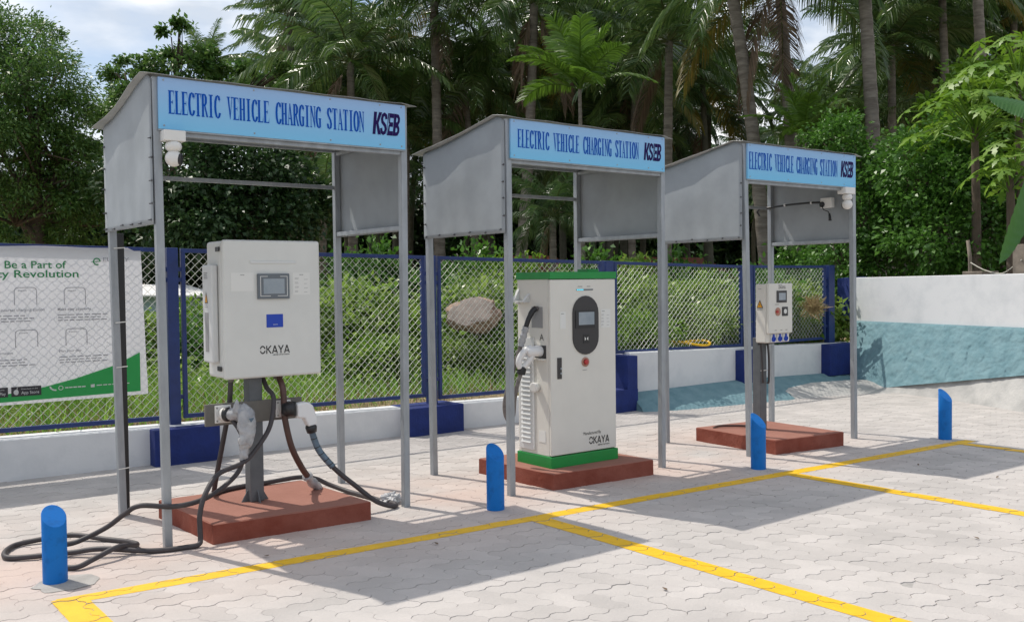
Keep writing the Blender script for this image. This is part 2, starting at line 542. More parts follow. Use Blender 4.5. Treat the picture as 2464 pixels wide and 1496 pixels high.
SERIF = {
    'E': [('r', .1, .0, .38, 1), ('r', 0, 0, .1, .03), ('r', 0, .97, .1, 1), ('r', .38, .965, .9, 1), ('p', (.9, 1), (.9, .74), (.8, .965)), ('r', .38, .49, .7, .525), ('r', .66, .41, .72, .6), ('r', .38, 0, .95, .035), ('p', (.92, 0), (1, .27), (.84, .03))],
    'L': [('r', .1, .0, .38, 1), ('r', 0, 0, .1, .03), ('r', 0, .97, .5, 1), ('r', .38, 0, .95, .035), ('p', (.92, 0), (1, .3), (.82, .03))],
    'C': [('s', [(.86, .80), (.78, .93), (.58, .985), (.36, .93), (.2, .74), (.15, .5), (.2, .26), (.36, .07), (.58, .015), (.78, .07), (.93, .24)]), ('p', (.84, .98), (.91, .98), (.91, .68), (.80, .84))],
    'G': [('s', [(.86, .80), (.78, .93), (.58, .985), (.36, .93), (.2, .74), (.15, .5), (.2, .26), (.36, .07), (.58, .015), (.74, .06)]), ('p', (.84, .98), (.91, .98), (.91, .68), (.80, .84)), ('r', .68, .03, .93, .44), ('r', .52, .43, 1.05, .46)],
    'O': [('s', [(.5, .985), (.28, .92), (.14, .72), (.1, .5), (.14, .28), (.28, .08), (.5, .015), (.72, .08), (.86, .28), (.9, .5), (.86, .72), (.72, .92), (.5, .985)])],
    'T': [('r', .36, 0, .64, 1), ('r', 0, .965, 1, 1), ('p', (0, 1), (0, .72), (.12, .965)), ('p', (1, 1), (.88, .965), (1, .72)), ('r', .2, 0, .8, .03)],
    'R': [('r', .1, 0, .36, 1), ('r', 0, .97, .4, 1), ('r', 0, 0, .48, .03), ('s', [(.36, .985), (.6, .96), (.74, .86), (.74, .64), (.6, .53), (.36, .51)]), ('p', (.42, .5), (.64, .52), (1.08, 0), (.8, 0))],
    'I': [('r', .36, 0, .64, 1), ('r', .16, 0, .84, .03), ('r', .16, .97, .84, 1)],
    'V': [('p', (.08, 1), (.38, 1), (.62, .12), (.5, 0)), ('p', (.48, 0), (.56, 0), (.92, 1), (.84, 1)), ('r', -.02, .97, .5, 1), ('r', .68, .97, 1.06, 1)],
    'H': [('r', .08, 0, .34, 1), ('r', .66, 0, .92, 1), ('r', .34, .49, .66, .525), ('r', 0, .97, .42, 1), ('r', .58, .97, 1, 1), ('r', 0, 0, .42, .03), ('r', .58, 0, 1, .03)],
    'A': [('p', (.08, 0), (.16, 0), (.5, .92), (.44, 1)), ('p', (.38, 1), (.56, 1), (.98, 0), (.68, 0)), ('r', .24, .3, .76, .335), ('r', -.03, 0, .3, .03), ('r', .58, 0, 1.06, .03)],
    'N': [('r', .12, 0, .19, 1), ('p', (.06, 1), (.34, 1), (.92, .06), (.88, 0), (.82, 0)), ('r', .83, 0, .9, 1), ('r', 0, 0, .33, .03), ('r', .68, .97, 1.04, 1), ('r', -.02, .97, .2, 1)],
    'S': [('s', [(.82, .80), (.72, .94), (.5, .985), (.28, .93), (.2, .78), (.3, .64), (.5, .53), (.7, .42), (.82, .25), (.74, .08), (.5, .015), (.26, .07), (.14, .24)]), ('p', (.78, .98), (.85, .98), (.85, .7), (.74, .84)), ('p', (.1, .3), (.2, .16), (.16, .02), (.1, .02))],
}


def stroke(pts, hx, hy):
    """outline quads of a broad pen drawn along pts"""
    out = []
    k = len(pts)
    offs = []
    for i in range(k):
        a, b = pts[max(i - 1, 0)], pts[min(i + 1, k - 1)]
        if pts[0] == pts[-1] and i in (0, k - 1): a, b = pts[-2], pts[1]
        tx, ty = (b[0] - a[0]) * 0.45, b[1] - a[1]
        l = math.hypot(tx, ty) or 1
        offs.append((-ty / l * hx, tx / l * hy))
    for i in range(k - 1):
        p, q = pts[i], pts[i + 1]
        out.append([(p[0] - offs[i][0], p[1] - offs[i][1]), (q[0] - offs[i + 1][0], q[1] - offs[i + 1][1]),
                    (q[0] + offs[i + 1][0], q[1] + offs[i + 1][1]), (p[0] + offs[i][0], p[1] + offs[i][1])])
    return out


def serif_text(mb, body, o, width, height, y):
    """tall condensed serif capitals in the plane y = const (x right, z up)"""
    n = len(body)
    adv = width / (n - 0.12)
    cw = adv * 0.93
    k = 0
    for i, ch in enumerate(body):
        if ch == ' ': continue
        x0 = o[0] + i * adv
        for g in SERIF[ch]:
            if g[0] == 'r':
                xa, za, xb, zb = g[1:]
                if zb - za > 0.4:
                    q = 0.035 if xb - xa > 0.2 else 0.022
                    xa, xb = xa - q, xb + q
                elif zb - za < 0.05:
                    if za < 0.02: zb += 0.014
                    else: za -= 0.014
                polys = [[(xa, za), (xb, za), (xb, zb), (xa, zb)]]
            elif g[0] == 'p':
                polys = [list(g[1:])]
            else:
                polys = stroke(g[1], 0.185, 0.034)
            for p in polys:
                k += 1
                yy = y - 0.00012 * (k % 7)
                mb.add([(x0 + a * cw, yy, o[1] + b * height) for a, b in p], [tuple(range(len(p)))])


def okaya(mb, o, width, height, y):
    """broad sans wordmark, first letter split at its sides, in the plane y = const"""
    adv = width / 5.0
    cw = adv * 0.9
    hx, hy = 0.10, 0.085
    G = []
    for s in (1, -1):
        G.append((0, [(.5 + .42 * math.cos(a), .5 + s * .44 * math.sin(a)) for a in [R(16 + 148 * t / 10) for t in range(11)]]))
    G += [(1, [(.12, 1), (.12, .56)]), (1, [(.12, .44), (.12, 0)]), (1, [(.9, 1), (.36, .56), (.12, .5)]), (1, [(.36, .54), (.92, 0)])]
    for i in (2, 4):
        G += [(i, [(.06, 0), (.5, 1)]), (i, [(.5, 1), (.94, 0)]), (i, [(.36, .27), (.84, .27)])]
    G += [(3, [(.06, 1), (.5, .46)]), (3, [(.94, 1), (.5, .46)]), (3, [(.5, .5), (.5, 0)])]
    k = 0
    for i, pts in G:
        x0 = o[0] + i * adv
        for p in stroke(pts, hx, hy):
            k += 1
            yy = y - 0.00012 * (k % 6)
            mb.add([(x0 + a * cw, yy, o[1] + b * height) for a, b in p], [(0, 1, 2, 3)])


def block_letters(mb, o, width, height, y):
    """heavy slanted K S E B"""
    rc = lambda a, b, c, d: [(a, b), (c, b), (c, d), (a, d)]
    G = []
    G += [(0.0, .30, p) for p in (rc(0, 0, .36, 1), [(.3, .44), (.62, 1), (1.0, 1), (.60, .46)], [(.3, .58), (.52, .66), (1.04, 0), (.66, 0)])]
    G += [(.27, .25, p) for p in stroke([(.84, .72), (.74, .88), (.5, .93), (.26, .87), (.17, .72), (.27, .58), (.5, .5), (.74, .41), (.84, .27), (.74, .12), (.5, .07), (.26, .12), (.15, .30)], .17, .085)]
    G += [(.53, .225, p) for p in (rc(0, 0, .42, 1), rc(.42, .80, 1, 1), rc(.42, .40, .94, .60), rc(.42, 0, 1, .20))]
    G += [(.76, .24, p) for p in [rc(0, 0, .38, 1)] + stroke([(.38, .915), (.66, .90), (.82, .80), (.82, .68), (.66, .56), (.38, .54)], .17, .085) + stroke([(.38, .46), (.68, .44), (.84, .33), (.84, .20), (.68, .10), (.38, .085)], .17, .085)]
    for k, (u0, uw, p) in enumerate(G):
        yy = y - 0.00012 * (k % 7)
        mb.add([(o[0] + width * (u0 + a * uw) + 0.10 * height * b, yy, o[1] + b * height) for a, b in p], [tuple(range(len(p)))])


def dashes(mb, o, rx, up, rows, wd, gap, th, seed=1):
    """rows of fine print far too small to read"""
    rnd = random.Random(seed)
    o, rx, up = Vector(o), Vector(rx).normalized(), Vector(up).normalized()
    for i in range(rows):
        x = 0
        end = wd * rnd.uniform(0.75, 1)
        while x < end:
            l = min(rnd.uniform(0.012, 0.035) * wd / 0.2, end - x)
            a = o + rx * x - up * i * gap
            mb.add([a, a + rx * l, a + rx * l + up * th, a + up * th], [(0, 1, 2, 3)])
            x += l + 0.006 * wd / 0.2


# ================================================================== GROUND
g = MB()
g.add([(-300, -300, -0.09), (400, -300, -0.09), (400, 500, -0.09), (-300, 500, -0.09)], [(0, 1, 2, 3)])
tag(g.build('ground', M['land']), kind='structure')
g = MB()
g.add([(-6, -2, -0.0035), (15, -2, -0.0035), (15, 9.4, -0.0035), (-6, 9.4, -0.0035)], [(0, 1, 2, 3)])
tag(g.build('paving_bed', M['joint']), kind='structure')

# interlocking zigzag pavers, herringbone
PS = 0.137


def unit_edge(i, j, hor):
    """zigzag edge from lattice point (i,j) to the next; same curve for both neighbours"""
    prof = ((0, 0), (.12, .10), (.38, .10), (.62, -.10), (.88, -.10))
    if hor: return [(i + t, j + d) for t, d in prof]
    return [(i + d, j + t) for t, d in prof]


def brick(i, j, w, h):
    pts = []
    for a in range(w): pts += unit_edge(i + a, j, True)
    for b in range(h): pts += unit_edge(i + w, j + b, False)
    for a in reversed(range(w)): pts += [(2 * (i + a) + 1 - p[0], 2 * (j + h) - p[1]) for p in unit_edge(i + a, j + h, True)]
    for b in reversed(range(h)): pts += [(2 * i - p[0], 2 * (j + b) + 1 - p[1]) for p in unit_edge(i, j + b, False)]
    return pts


def inset(pts, d):
    n = len(pts)
    out = []
    for k in range(n):
        a, b, c = pts[k - 1], pts[k], pts[(k + 1) % n]
        e1 = (b[0] - a[0], b[1] - a[1]); e2 = (c[0] - b[0], c[1] - b[1])
        l1 = math.hypot(*e1); l2 = math.hypot(*e2)
        n1 = (-e1[1] / l1, e1[0] / l1); n2 = (-e2[1] / l2, e2[0] / l2)
        m = (n1[0] + n2[0], n1[1] + n2[1])
        q = max(1 + n1[0] * n2[0] + n1[1] * n2[1], 0.4)
        out.append((b[0] + d * m[0] / q, b[1] + d * m[1] / q))
    return out


def clip(poly, a, b, c):
    """part of poly where a*x+b*y<=c"""
    out = []
    for k in range(len(poly)):
        p, q = poly[k - 1], poly[k]
        dp, dq = a * p[0] + b * p[1] - c, a * q[0] + b * q[1] - c
        if dq <= 0:
            if dp > 0:
                t = dp / (dp - dq); out.append((p[0] + t * (q[0] - p[0]), p[1] + t * (q[1] - p[1])))
            out.append(q)
        elif dp <= 0:
            t = dp / (dp - dq); out.append((p[0] + t * (q[0] - p[0]), p[1] + t * (q[1] - p[1])))
    return out


def strip(p, q, wd):
    """half planes of a straight painted line"""
    dx, dy = q[0] - p[0], q[1] - p[1]
    l = math.hypot(dx, dy)
    dx, dy = dx / l, dy / l
    return [(-dx, -dy, -(dx * p[0] + dy * p[1])), (dx, dy, dx * q[0] + dy * q[1]),
            (-dy, dx, -dy * p[0] + dx * p[1] + wd / 2), (dy, -dx, dy * p[0] - dx * p[1] + wd / 2)]


LINES = [strip((1.13, 5.475), (9.62, 5.005), 0.125), strip((1.19, 5.52), (1.215, 1.5), 0.17), strip((4.20, 5.32), (4.27, 0.6), 0.145),
         strip((6.83, 5.17), (6.98, 0.6), 0.135), strip((9.36, 5.05), (9.54, 0.6), 0.12)]
rnd = random.Random(4)
pv, pt = MB(), MB()
WALL_Y = lambda x: 9.217 - 0.0222 * (x - 1.471)
for i in range(-22, 108):
    for j in range(2, 69):
        k = (i + j) % 4
        if k == 0: w_, h_, jj = 2, 1, j
        elif k == 2: w_, h_, jj = 1, 2, j
        else: continue
        cx, cy = (i + w_ / 2) * PS, (jj + h_ / 2) * PS
        depth = cx * CF.x + cy * CF.y
        lat = cx * CR.x + cy * CR.y
        if depth < 1.0 or abs(lat) > depth * 0.56 + 0.9 or cy > 9.25: continue
        if cy > 8.9 and cx > 9: continue
        raw = [(a * PS, b * PS) for a, b in brick(i, jj, w_, h_)]
        jw = 0.0001 + rnd.random() * 0.0004
        # joints running along the row are open, those across it are pressed tight
        ky = 1 - (0.0010 + rnd.random() * 0.0014) * 2 / (h_ * PS)
        raw = [(a, cy + (b - cy) * ky) for a, b in raw]
        outer = inset(raw, jw)
        inner = inset(raw, jw + 0.0008)
        z0 = rnd.gauss(0, 0.0008)
        tx, ty = rnd.gauss(0, 0.003), rnd.gauss(0, 0.005)
        Z = lambda p: z0 + tx * (p[0] - cx) + ty * (p[1] - cy)
        n = len(raw)
        vs = [(p[0], p[1], Z(p)) for p in inner] + [(p[0], p[1], Z(p) - 0.0012) for p in outer] + [(p[0], p[1], -0.03) for p in outer]
        fs = [tuple(range(n))]
        for a in range(n):
            b = (a + 1) % n
            fs.append((n + a, n + b, b, a))
            fs.append((2 * n + a, 2 * n + b, n + b, n + a))
        pv.add(vs, fs)
        for li, ln in enumerate(LINES):
            pl = inner
            for hp in ln:
                pl = clip(pl, *hp)
                if len(pl) < 3: break
            if len(pl) >= 3:
                pt.add([(p[0], p[1], Z(p) + 0.0012 + 0.0004 * li) for p in pl], [tuple(range(len(pl)))])
me = bpy.data.meshes.new('paved_ground')
me.from_pydata([tuple(p) for p in pv.v], [], pv.f)
me.materials.append(M['paver'])
tag(obj('paved_ground', me), kind='structure')
me = bpy.data.meshes.new('parking_bay_lines')
me.from_pydata([tuple(p) for p in pt.v], [], pt.f)
me.materials.append(M['paint'])
tag(obj('parking_bay_lines', me), kind='structure')

# garden soil behind the walls: a gently uneven bank
rs = np.random.RandomState(3)
nx, ny = 90, 60
xs = np.concatenate([np.linspace(-14, 26, 70), np.linspace(30, 160, 20)])
ys = np.concatenate([np.linspace(0, 9, 36), np.linspace(10, 170, 24)])
V = []
for b in ys:
    for a in xs:
        base = WALL_Y(a) + 0.12
        zz = 0.27 + 0.05 * math.sin(a * 1.3 + b) + 0.05 * math.sin(b * 2.1 - a * 0.7) + min(b, 9) * 0.045 + rs.uniform(-0.02, 0.02)
        if a > 8.6: zz += 0.28 * min(1, (a - 8.6) / 0.8)
        zz = min(zz, 0.20 + b * 0.35) if a < 8.6 else zz
        V.append((a, base + b, zz))
F = []
for b in range(len(ys) - 1):
    for a in range(len(xs) - 1):
        k = b * len(xs) + a
        F += [k, k + 1, k + 1 + len(xs), k + len(xs)]
tag(obj('garden_ground', raw_mesh('garden_ground', V, F, 4, M['soil'])), kind='structure')
# strip of garden beside the right hand wall
g = MB()
g.add([(14.6, 2, 0.6), (60, 2, 0.9), (60, 9.6, 0.9), (14.9, 9.6, 0.6)], [(0, 1, 2, 3)])
tag(g.build('side_garden_ground', M['soil']), kind='structure')


def soil_z(x, y):
    b = y - WALL_Y(x) - 0.12
    z = 0.27 + min(max(b, 0), 9) * 0.045
    if x > 8.6: z += 0.28 * min(1, (x - 8.6) / 0.8)
    return z


# ================================================================== WALLS AND PILLARS
def wall_seg(mb, x0, x1, z0a, z0b, z1a, z1b, th=0.26, off=0.0, n=14, jit=0.003):
    """wall piece following the boundary line"""
    r_ = random.Random(int(x0 * 10))
    cols = []
    for k in range(n + 1):
        t = k / n
        x = x0 + (x1 - x0) * t
        y = WALL_Y(x) + off
        za, zb = z0a + (z0b - z0a) * t, z1a + (z1b - z1a) * t
        d = r_.uniform(-jit, jit)
        cols.append([(x, y + d, za), (x, y + d * 0.5, zb - 0.012 + r_.uniform(-jit, jit) * 0.5), (x, y + 0.012, zb), (x, y + th - 0.012, zb), (x, y + th, zb - 0.012), (x, y + th, za)])
    vs = [p for c in cols for p in c]
    fs = [(k * 6 + a, (k + 1) * 6 + a, (k + 1) * 6 + a + 1, k * 6 + a + 1) for k in range(n) for a in range(5)]
    fs += [tuple(range(6)), tuple(range(n * 6, n * 6 + 6))[::-1]]
    mb.add(vs, fs)


m = MB()
wall_seg(m, -5, 8.36, -0.08, -0.08, 0.46, 0.262, n=50)
tag(m.build('boundary_wall', M['white_wall']), 'low white painted boundary wall under the long chain link fence', 'wall')
m = MB()
wall_seg(m, 8.762, 13.6, 0.20, 0.20, 0.735, 0.655, n=22)
tag(m.build('boundary_wall', M['white_wall']), 'stepped up white wall section standing on the light blue rubble footing', 'wall')

PIL = [(2.72, 3.33, -0.06, 0.335, 'navy blue painted wall pillar behind the left charging post'),
       (5.40, 6.10, -0.06, 0.308, 'navy blue wall pillar between the first and second shelters'),
       (8.38, 8.76, -0.06, 0.285, None),
       (10.78, 11.19, 0.20, 0.665, 'navy blue wall pillar behind the small wall charger'),
       (12.73, 13.40, 0.18, 0.660, 'navy blue wall pillar at the far right end of the fence')]
for x0, x1, z0, z1, lab in PIL:
    y = WALL_Y((x0 + x1) / 2)
    m = MB()
    if lab:
        m.box(x0, x1, y - 0.155, y + 0.285, z0, z1)
        tag(m.build('wall_pillar', M['navy_wall'], org=Vector(((x0 + x1) / 2, y, z0)), bevel=0.008), lab, 'pillar', 'navy pillars along the boundary wall')
    else:
        m.box(x0 - 0.06, x1, y - 0.155, y + 0.285, z0, z1)
        m.box(x0 + 0.20, x1 - 0.003, y - 0.152, y + 0.282, z1 - 0.004, 0.705)
        tag(m.build('wall_pillar', M['navy_wall'], org=Vector(((x0 + x1) / 2, y, z0)), bevel=0.008), 'two tier navy blue pillar where the white wall steps up', 'pillar', 'navy pillars along the boundary wall')


def rubble(mb, path_top, path_bot, nu, nv, amp, seed):
    """rough stone facing between two polylines"""
    r_ = np.random.RandomState(seed)
    def samp(P, t):
        P = [Vector(p) for p in P]
        d = [(P[i + 1] - P[i]).length for i in range(len(P) - 1)]
        s = t * sum(d)
        for i, l in enumerate(d):
            if s <= l or i == len(d) - 1: return P[i].lerp(P[i + 1], min(s / l, 1))
            s -= l
    from mathutils import noise
    vs = []
    for v in range(nv + 1):
        for u in range(nu + 1):
            a, b = samp(path_top, u / nu), samp(path_bot, u / nu)
            p = a.lerp(b, v / nv)
            nrm = Vector((-(0.8 if seed == 2 else 0.1), -1, 0.25)).normalized()
            q_ = p + noise.noise_vector(p * 4) * 0.07
            c = noise.voronoi(q_ * 3.6)[0]
            c2_ = noise.voronoi(q_ * 9)[0]
            h = min(c[1] - c[0], 0.30) * 1.5 + min(c2_[1] - c2_[0], 0.25) * 0.9 + noise.noise(p * 7) * 0.45 + noise.noise(p * 20) * 0.22
            e = min(1, v / 2.0) 
            vs.append(p + nrm * amp * h * e)
    fs = [(v * (nu + 1) + u, v * (nu + 1) + u + 1, (v + 1) * (nu + 1) + u + 1, (v + 1) * (nu + 1) + u) for v in range(nv) for u in range(nu)]
    mb.add(vs, fs)


m = MB()
rubble(m, [(8.762, 9.03, 0.215), (11.0, 8.99, 0.245), (13.45, 8.90, 0.20)], [(8.70, 8.74, -0.02), (9.3, 8.52, -0.02), (10.2, 8.40, -0.02), (11.1, 8.27, -0.02), (13.2, 8.50, -0.02)], 140, 18, 0.035, 1)
m.add([(8.762, 9.03, 0.215), (11.0, 8.99, 0.245), (13.45, 8.90, 0.20), (13.45, 9.2, 0.20), (11, 9.2, 0.245), (8.762, 9.2, 0.215)], [(0, 1, 2, 3, 4, 5)])
m.add([(8.762, 9.03, 0.215), (8.70, 8.74, -0.02), (8.762, 9.2, -0.02), (8.762, 9.2, 0.215)], [(0, 1, 2, 3)])
tag(m.build('rubble_footing', M['teal_wall'], smooth=True), 'low light blue painted rubble footing below the stepped up wall', 'wall')

# right hand wall: white upper part on a battered rubble base
A_, B_ = Vector((13.80, 9.13, 0)), Vector((11.75, 2.95, 0))
dv = (B_ - A_).normalized()
nv_ = Vector((-dv.y, dv.x, 0))           # away from the yard
if nv_.x < 0: nv_ = -nv_
rw = thing('side_wall', (12.9, 6.0, 0), 'tall white wall on a rough light blue rubble base at the right edge', 'wall')
m = MB()
m.prism([A_ + Vector((0, 0, 0.975)), B_ + Vector((0, 0, 1.01)), B_ + Vector((0, 0, 1.72)), A_ + dv * 0.0 + Vector((0, 0, 1.675))], nv_ * 0.24)
m.build('upper_wall', M['white_wall'], rw, bevel=0.01)
m = MB()
rubble(m, [A_ + Vector((-0.03, -0.02, 0.985)), B_ + Vector((-0.03, 0, 1.02))], [Vector((13.05, 8.62, -0.02)), Vector((12.98, 8.2, 0.02)), Vector((12.88, 7.75, 0.10)), Vector((12.45, 5.8, 0.42)), Vector((11.7, 3.2, 0.58))], 300, 52, 0.055, 2)
m.add([A_ + Vector((-0.03, -0.02, 0.985)), A_ + nv_ * 0.5 + Vector((0, 0, .985)), A_ + nv_ * .5 + Vector((0, 0, -0.02)), (13.05, 8.62, -0.02)], [(0, 1, 2, 3)])
m.add([A_ + Vector((-0.03, -0.02, 0.985)), B_ + Vector((-0.03, 0, 1.02)), B_ + nv_ * .4 + Vector((0, 0, .97)), A_ + nv_ * .4 + Vector((0, 0, .97))], [(0, 1, 2, 3)])
m.build('rubble_base', M['teal_wall'], rw, smooth=True)
m = MB()
ep = A_ - dv * 0.004
m.prism([ep + Vector((-0.02, -0.03, 0.985)), ep - dv * 0.40 + Vector((0.02, 0.0, 0.985)), ep - dv * 0.40 + Vector((0.02, 0, 1.665)), ep + Vector((-0.02, -0.03, 1.69))], nv_ * 0.27)
m.build('end_pillar', M['navy_wall'], rw, bevel=0.008)
# cement fillets at the foot of the walls
m = MB()
rubble(m, [(13.0, 8.05, 0.12), (12.96, 7.7, 0.19), (12.53, 5.75, 0.50), (11.8, 3.1, 0.66)], [(12.86, 8.0, -0.01), (12.78, 7.5, -0.01), (12.62, 6.85, -0.01), (12.08, 5.6, -0.01), (11.2, 3.0, -0.01)], 60, 10, 0.03, 2)
tag(m.build('cement_fillet', M['cement'], smooth=True), kind='structure')
m = MB()
rubble(m, [(11.30, 8.62, 0.10), (12.0, 8.62, 0.15), (12.9, 8.5, 0.14), (13.2, 8.3, 0.12)], [(11.22, 8.30, -0.01), (11.9, 8.18, -0.01), (12.6, 7.95, -0.01), (12.85, 7.8, -0.01)], 40, 10, 0.05, 1)
tag(m.build('cement_fillet', M['cement'], smooth=True), kind='structure')


# ================================================================== FENCE
def fy(x, o=0.12): return WALL_Y(x) + o


def ftop(x): return 2.045 - 0.0182 * (x - 1.5) if x < 11 else 1.868


def fence_panel(x0, x1, zb0, zb1, label):
    y0, y1 = fy(x0), fy(x1)
    zt0, zt1 = ftop(x0), ftop(x1)
    t = thing('chain_link_fence', ((x0 + x1) / 2, (y0 + y1) / 2, (zb0 + zb1) / 2), label, 'fence', 'chain link panels of the boundary fence')
    P = lambda u, z: Vector((x0 + (x1 - x0) * u, y0 + (y1 - y0) * u, z))
    m = MB()
    h = 0.02
    m.bar(P(0, zt0 - h), P(1, zt1 - h), 0.04)
    m.bar(P(0, zb0 + h), P(1, zb1 + h), 0.04)
    e = 0.02 / (x1 - x0)
    m.bar(P(e, zb0 + 0.04), P(e, zt0 - 0.04), 0.04)
    m.bar(P(1 - e, zb1 + 0.04), P(1 - e, zt1 - 0.04), 0.04)
    m.build('frame', M['navy'], t, bevel=0.003)
    # diamond mesh: two families of straight wires clipped to the frame
    s = 0.080
    W_ = x1 - x0
    zb, zt = (zb0 + zb1) / 2 + 0.03, (zt0 + zt1) / 2 - 0.02
    H_ = zt - zb
    m = MB()
    k = -int(H_ / s) - 1
    while k * s < W_:
        for fam in (0, 1):
            a0 = max(0, k * s)
            a1 = min(W_, k * s + H_)
            if a1 - a0 < 0.02: continue
            q0, q1 = a0 - k * s, a1 - k * s
            if fam: q0, q1 = H_ - q0, H_ - q1
            n = max(2, int((a1 - a0) / s * 2))
            pts = []
            for j in range(n + 1):
                a = a0 + (a1 - a0) * j / n
                q = q0 + (q1 - q0) * j / n
                p = P(a / W_, zb + q)
                p.y += 0.004 * (1 if (j + fam) % 2 else -1) + 0.006 * math.sin(a * 5 + q * 3)
                p.z += (zb0 - zb1) * 0.5 * (1 - 2 * a / W_) * (1 - q / H_) + (zt0 - zt1) * 0.5 * (1 - 2 * a / W_) * (q / H_)
                pts.append(p)
            m.tube(pts, 0.0023, n=4, cap=False)
        k += 1
    m.build('wire_mesh', M['wire'], t)
    m = MB()
    for u, zb_, zt_ in ((0, zb0, zt0), (1, zb1, zt1)):
        p = P(u, 0)
        sgn = -1 if u == 0 else 1
        for z in (zt_ - 0.18, zb_ + 0.20):
            m.box(min(p.x, p.x + sgn * 0.10) , max(p.x, p.x + sgn * 0.10), p.y - 0.012, p.y + 0.012, z - 0.02, z + 0.02)
    return t


fence_panel(-0.75, 2.90, 0.43, 0.392, 'chain link fence panel behind the hung advertising banner')
fence_panel(3.075, 5.765, 0.392, 0.385, 'chain link fence panel directly behind the left wall charger')
fence_panel(5.94, 8.385, 0.345, 0.345, 'chain link fence panel with the boulder showing through its mesh')
fence_panel(8.605, 11.06, 0.722, 0.702, 'shorter chain link panel right of the floor standing charger')
fence_panel(11.30, 12.99, 0.712, 0.722, 'narrow last chain link panel behind the small box charger')


def fence_post(x0, x1, zb, label):
    xc = (x0 + x1) / 2
    y = fy(xc)
    t = thing('fence_post', (xc, y, zb), label, 'fence post', 'navy posts of the boundary fence')
    m = MB()
    m.box(x0, x1, y - 0.045, y + 0.045, zb, ftop(xc) + 0.004)
    m.build('post', M['navy'], t, bevel=0.004)
    zt = ftop(xc)
    for z in (zt - 0.20, zt - 0.30, zb + 0.27):
        m = MB()
        m.box(x0 - 0.042, x1 + 0.042, y - 0.016, y + 0.016, z - 0.02, z + 0.02)
        m.build('bracket_tab', M['navy'], t)
    return t


fence_post(2.935, 3.04, 0.33, 'navy fence post just right of the white banner')
fence_post(5.80, 5.90, 0.305, 'navy fence post behind the back left leg of the middle shelter')
fence_post(8.43, 8.56, 0.70, 'navy fence post above the two tier pillar')
fence_post(11.105, 11.255, 0.66, 'navy fence post beside the small box charger')
fence_post(13.03, 13.18, 0.655, 'navy end post at the right end of the fence')

# ================================================================== BANNER
by = lambda x: WALL_Y(x) + 0.088
bn = thing('banner', (1.0, by(1.0), 1.3), 'white and green vinyl banner tied to the fence at the left edge', 'banner')
bx0, bx1 = -0.72, 2.70
m = MB()
r_ = random.Random(8)
cols_, rows_ = 60, 24
vs = []
for j in range(rows_ + 1):
    for i in range(cols_ + 1):
        u, v = i / cols_, j / rows_
        x = bx0 + (bx1 + 0.04 * (1 - v) - bx0) * u
        zt, zb = 2.018 + 0.006 * math.sin(u * 19), 0.655 - 0.028 * (1 - u)
        if u > 0.97 and v > 0.97: zt -= 0.03
        z = zb + (zt - zb) * v
        y = by(x) - 0.004 * math.sin(u * 23 + v * 2) * (1 - abs(2 * v - 1)) - 0.003 * math.sin(v * 17)
        vs.append((x, y, z))
m.add(vs, [(j * (cols_ + 1) + i, j * (cols_ + 1) + i + 1, (j + 1) * (cols_ + 1) + i + 1, (j + 1) * (cols_ + 1) + i) for j in range(rows_) for i in range(cols_)])
m.build('sheet', M['banner'], bn, smooth=True)
BX, BU = (1, -0.0222, 0), (0, 0, 1)
bp_ = lambda x, z, o=0.012: Vector((x, by(x) - o, z))
m = MB()
pts = [(2.665, 1.045), (2.445, 0.94), (2.105, 0.84), (1.80, 0.772), (1.50, 0.735), (1.0, 0.712), (-0.68, 0.70)]
low = [(-0.68, 0.66), (1.5, 0.672), (2.67, 0.688)]
top = [bp_(x, z) for x, z in pts]
bot = [bp_(x, z) for x, z in low]
xs_ = sorted(set([p[0] for p in pts] + [p[0] for p in low]))
def _int(P, x):
    P = sorted(P)
    for a, b in zip(P, P[1:]):
        if a[0] <= x <= b[0]: return a[1] + (b[1] - a[1]) * (x - a[0]) / (b[0] - a[0])
    return P[-1][1] if x > P[-1][0] else P[0][1]
V_ = []
for x in xs_: V_ += [bp_(x, _int(low, x)), bp_(x, _int(pts, x))]
m.add(V_, [(2 * i, 2 * i + 2, 2 * i + 3, 2 * i + 1) for i in range(len(xs_) - 1)])
m.build('green_swoosh', M['bgreen'], bn)
m = MB()
put_text(m, 'Be a Part of', bp_(1.562, 1.828), BX, BU, 0.064, 0.492, 0.012)
m.build('lettering', M['btext'], bn)
m = MB()
put_text(m, 'Mobility Revolution', bp_(1.205, 1.748), BX, BU, 0.064, 0.95, 0.012)
m.build('lettering', M['btext'], bn)
m = MB()
put_text(m, 'EURITY', bp_(2.365, 1.888), BX, BU, 0.038, 0.228, 0.0)
m.build('lettering', M['bgrey'], bn)
m = MB()
for p in stroke([(2.312 + .028 * math.cos(a), 1.888 + .028 * math.sin(a)) for a in [R(0 + 300 * t / 14) for t in range(15)]], 0.006, 0.006):
    m.add([bp_(*q) for q in p], [(0, 1, 2, 3)])
m.add([bp_(x, z, 0.0125) for x, z in ((2.262, 1.882), (2.338, 1.886), (2.338, 1.894), (2.262, 1.888))], [(0, 1, 2, 3)])
m.build('emblem', M['btext'], bn)
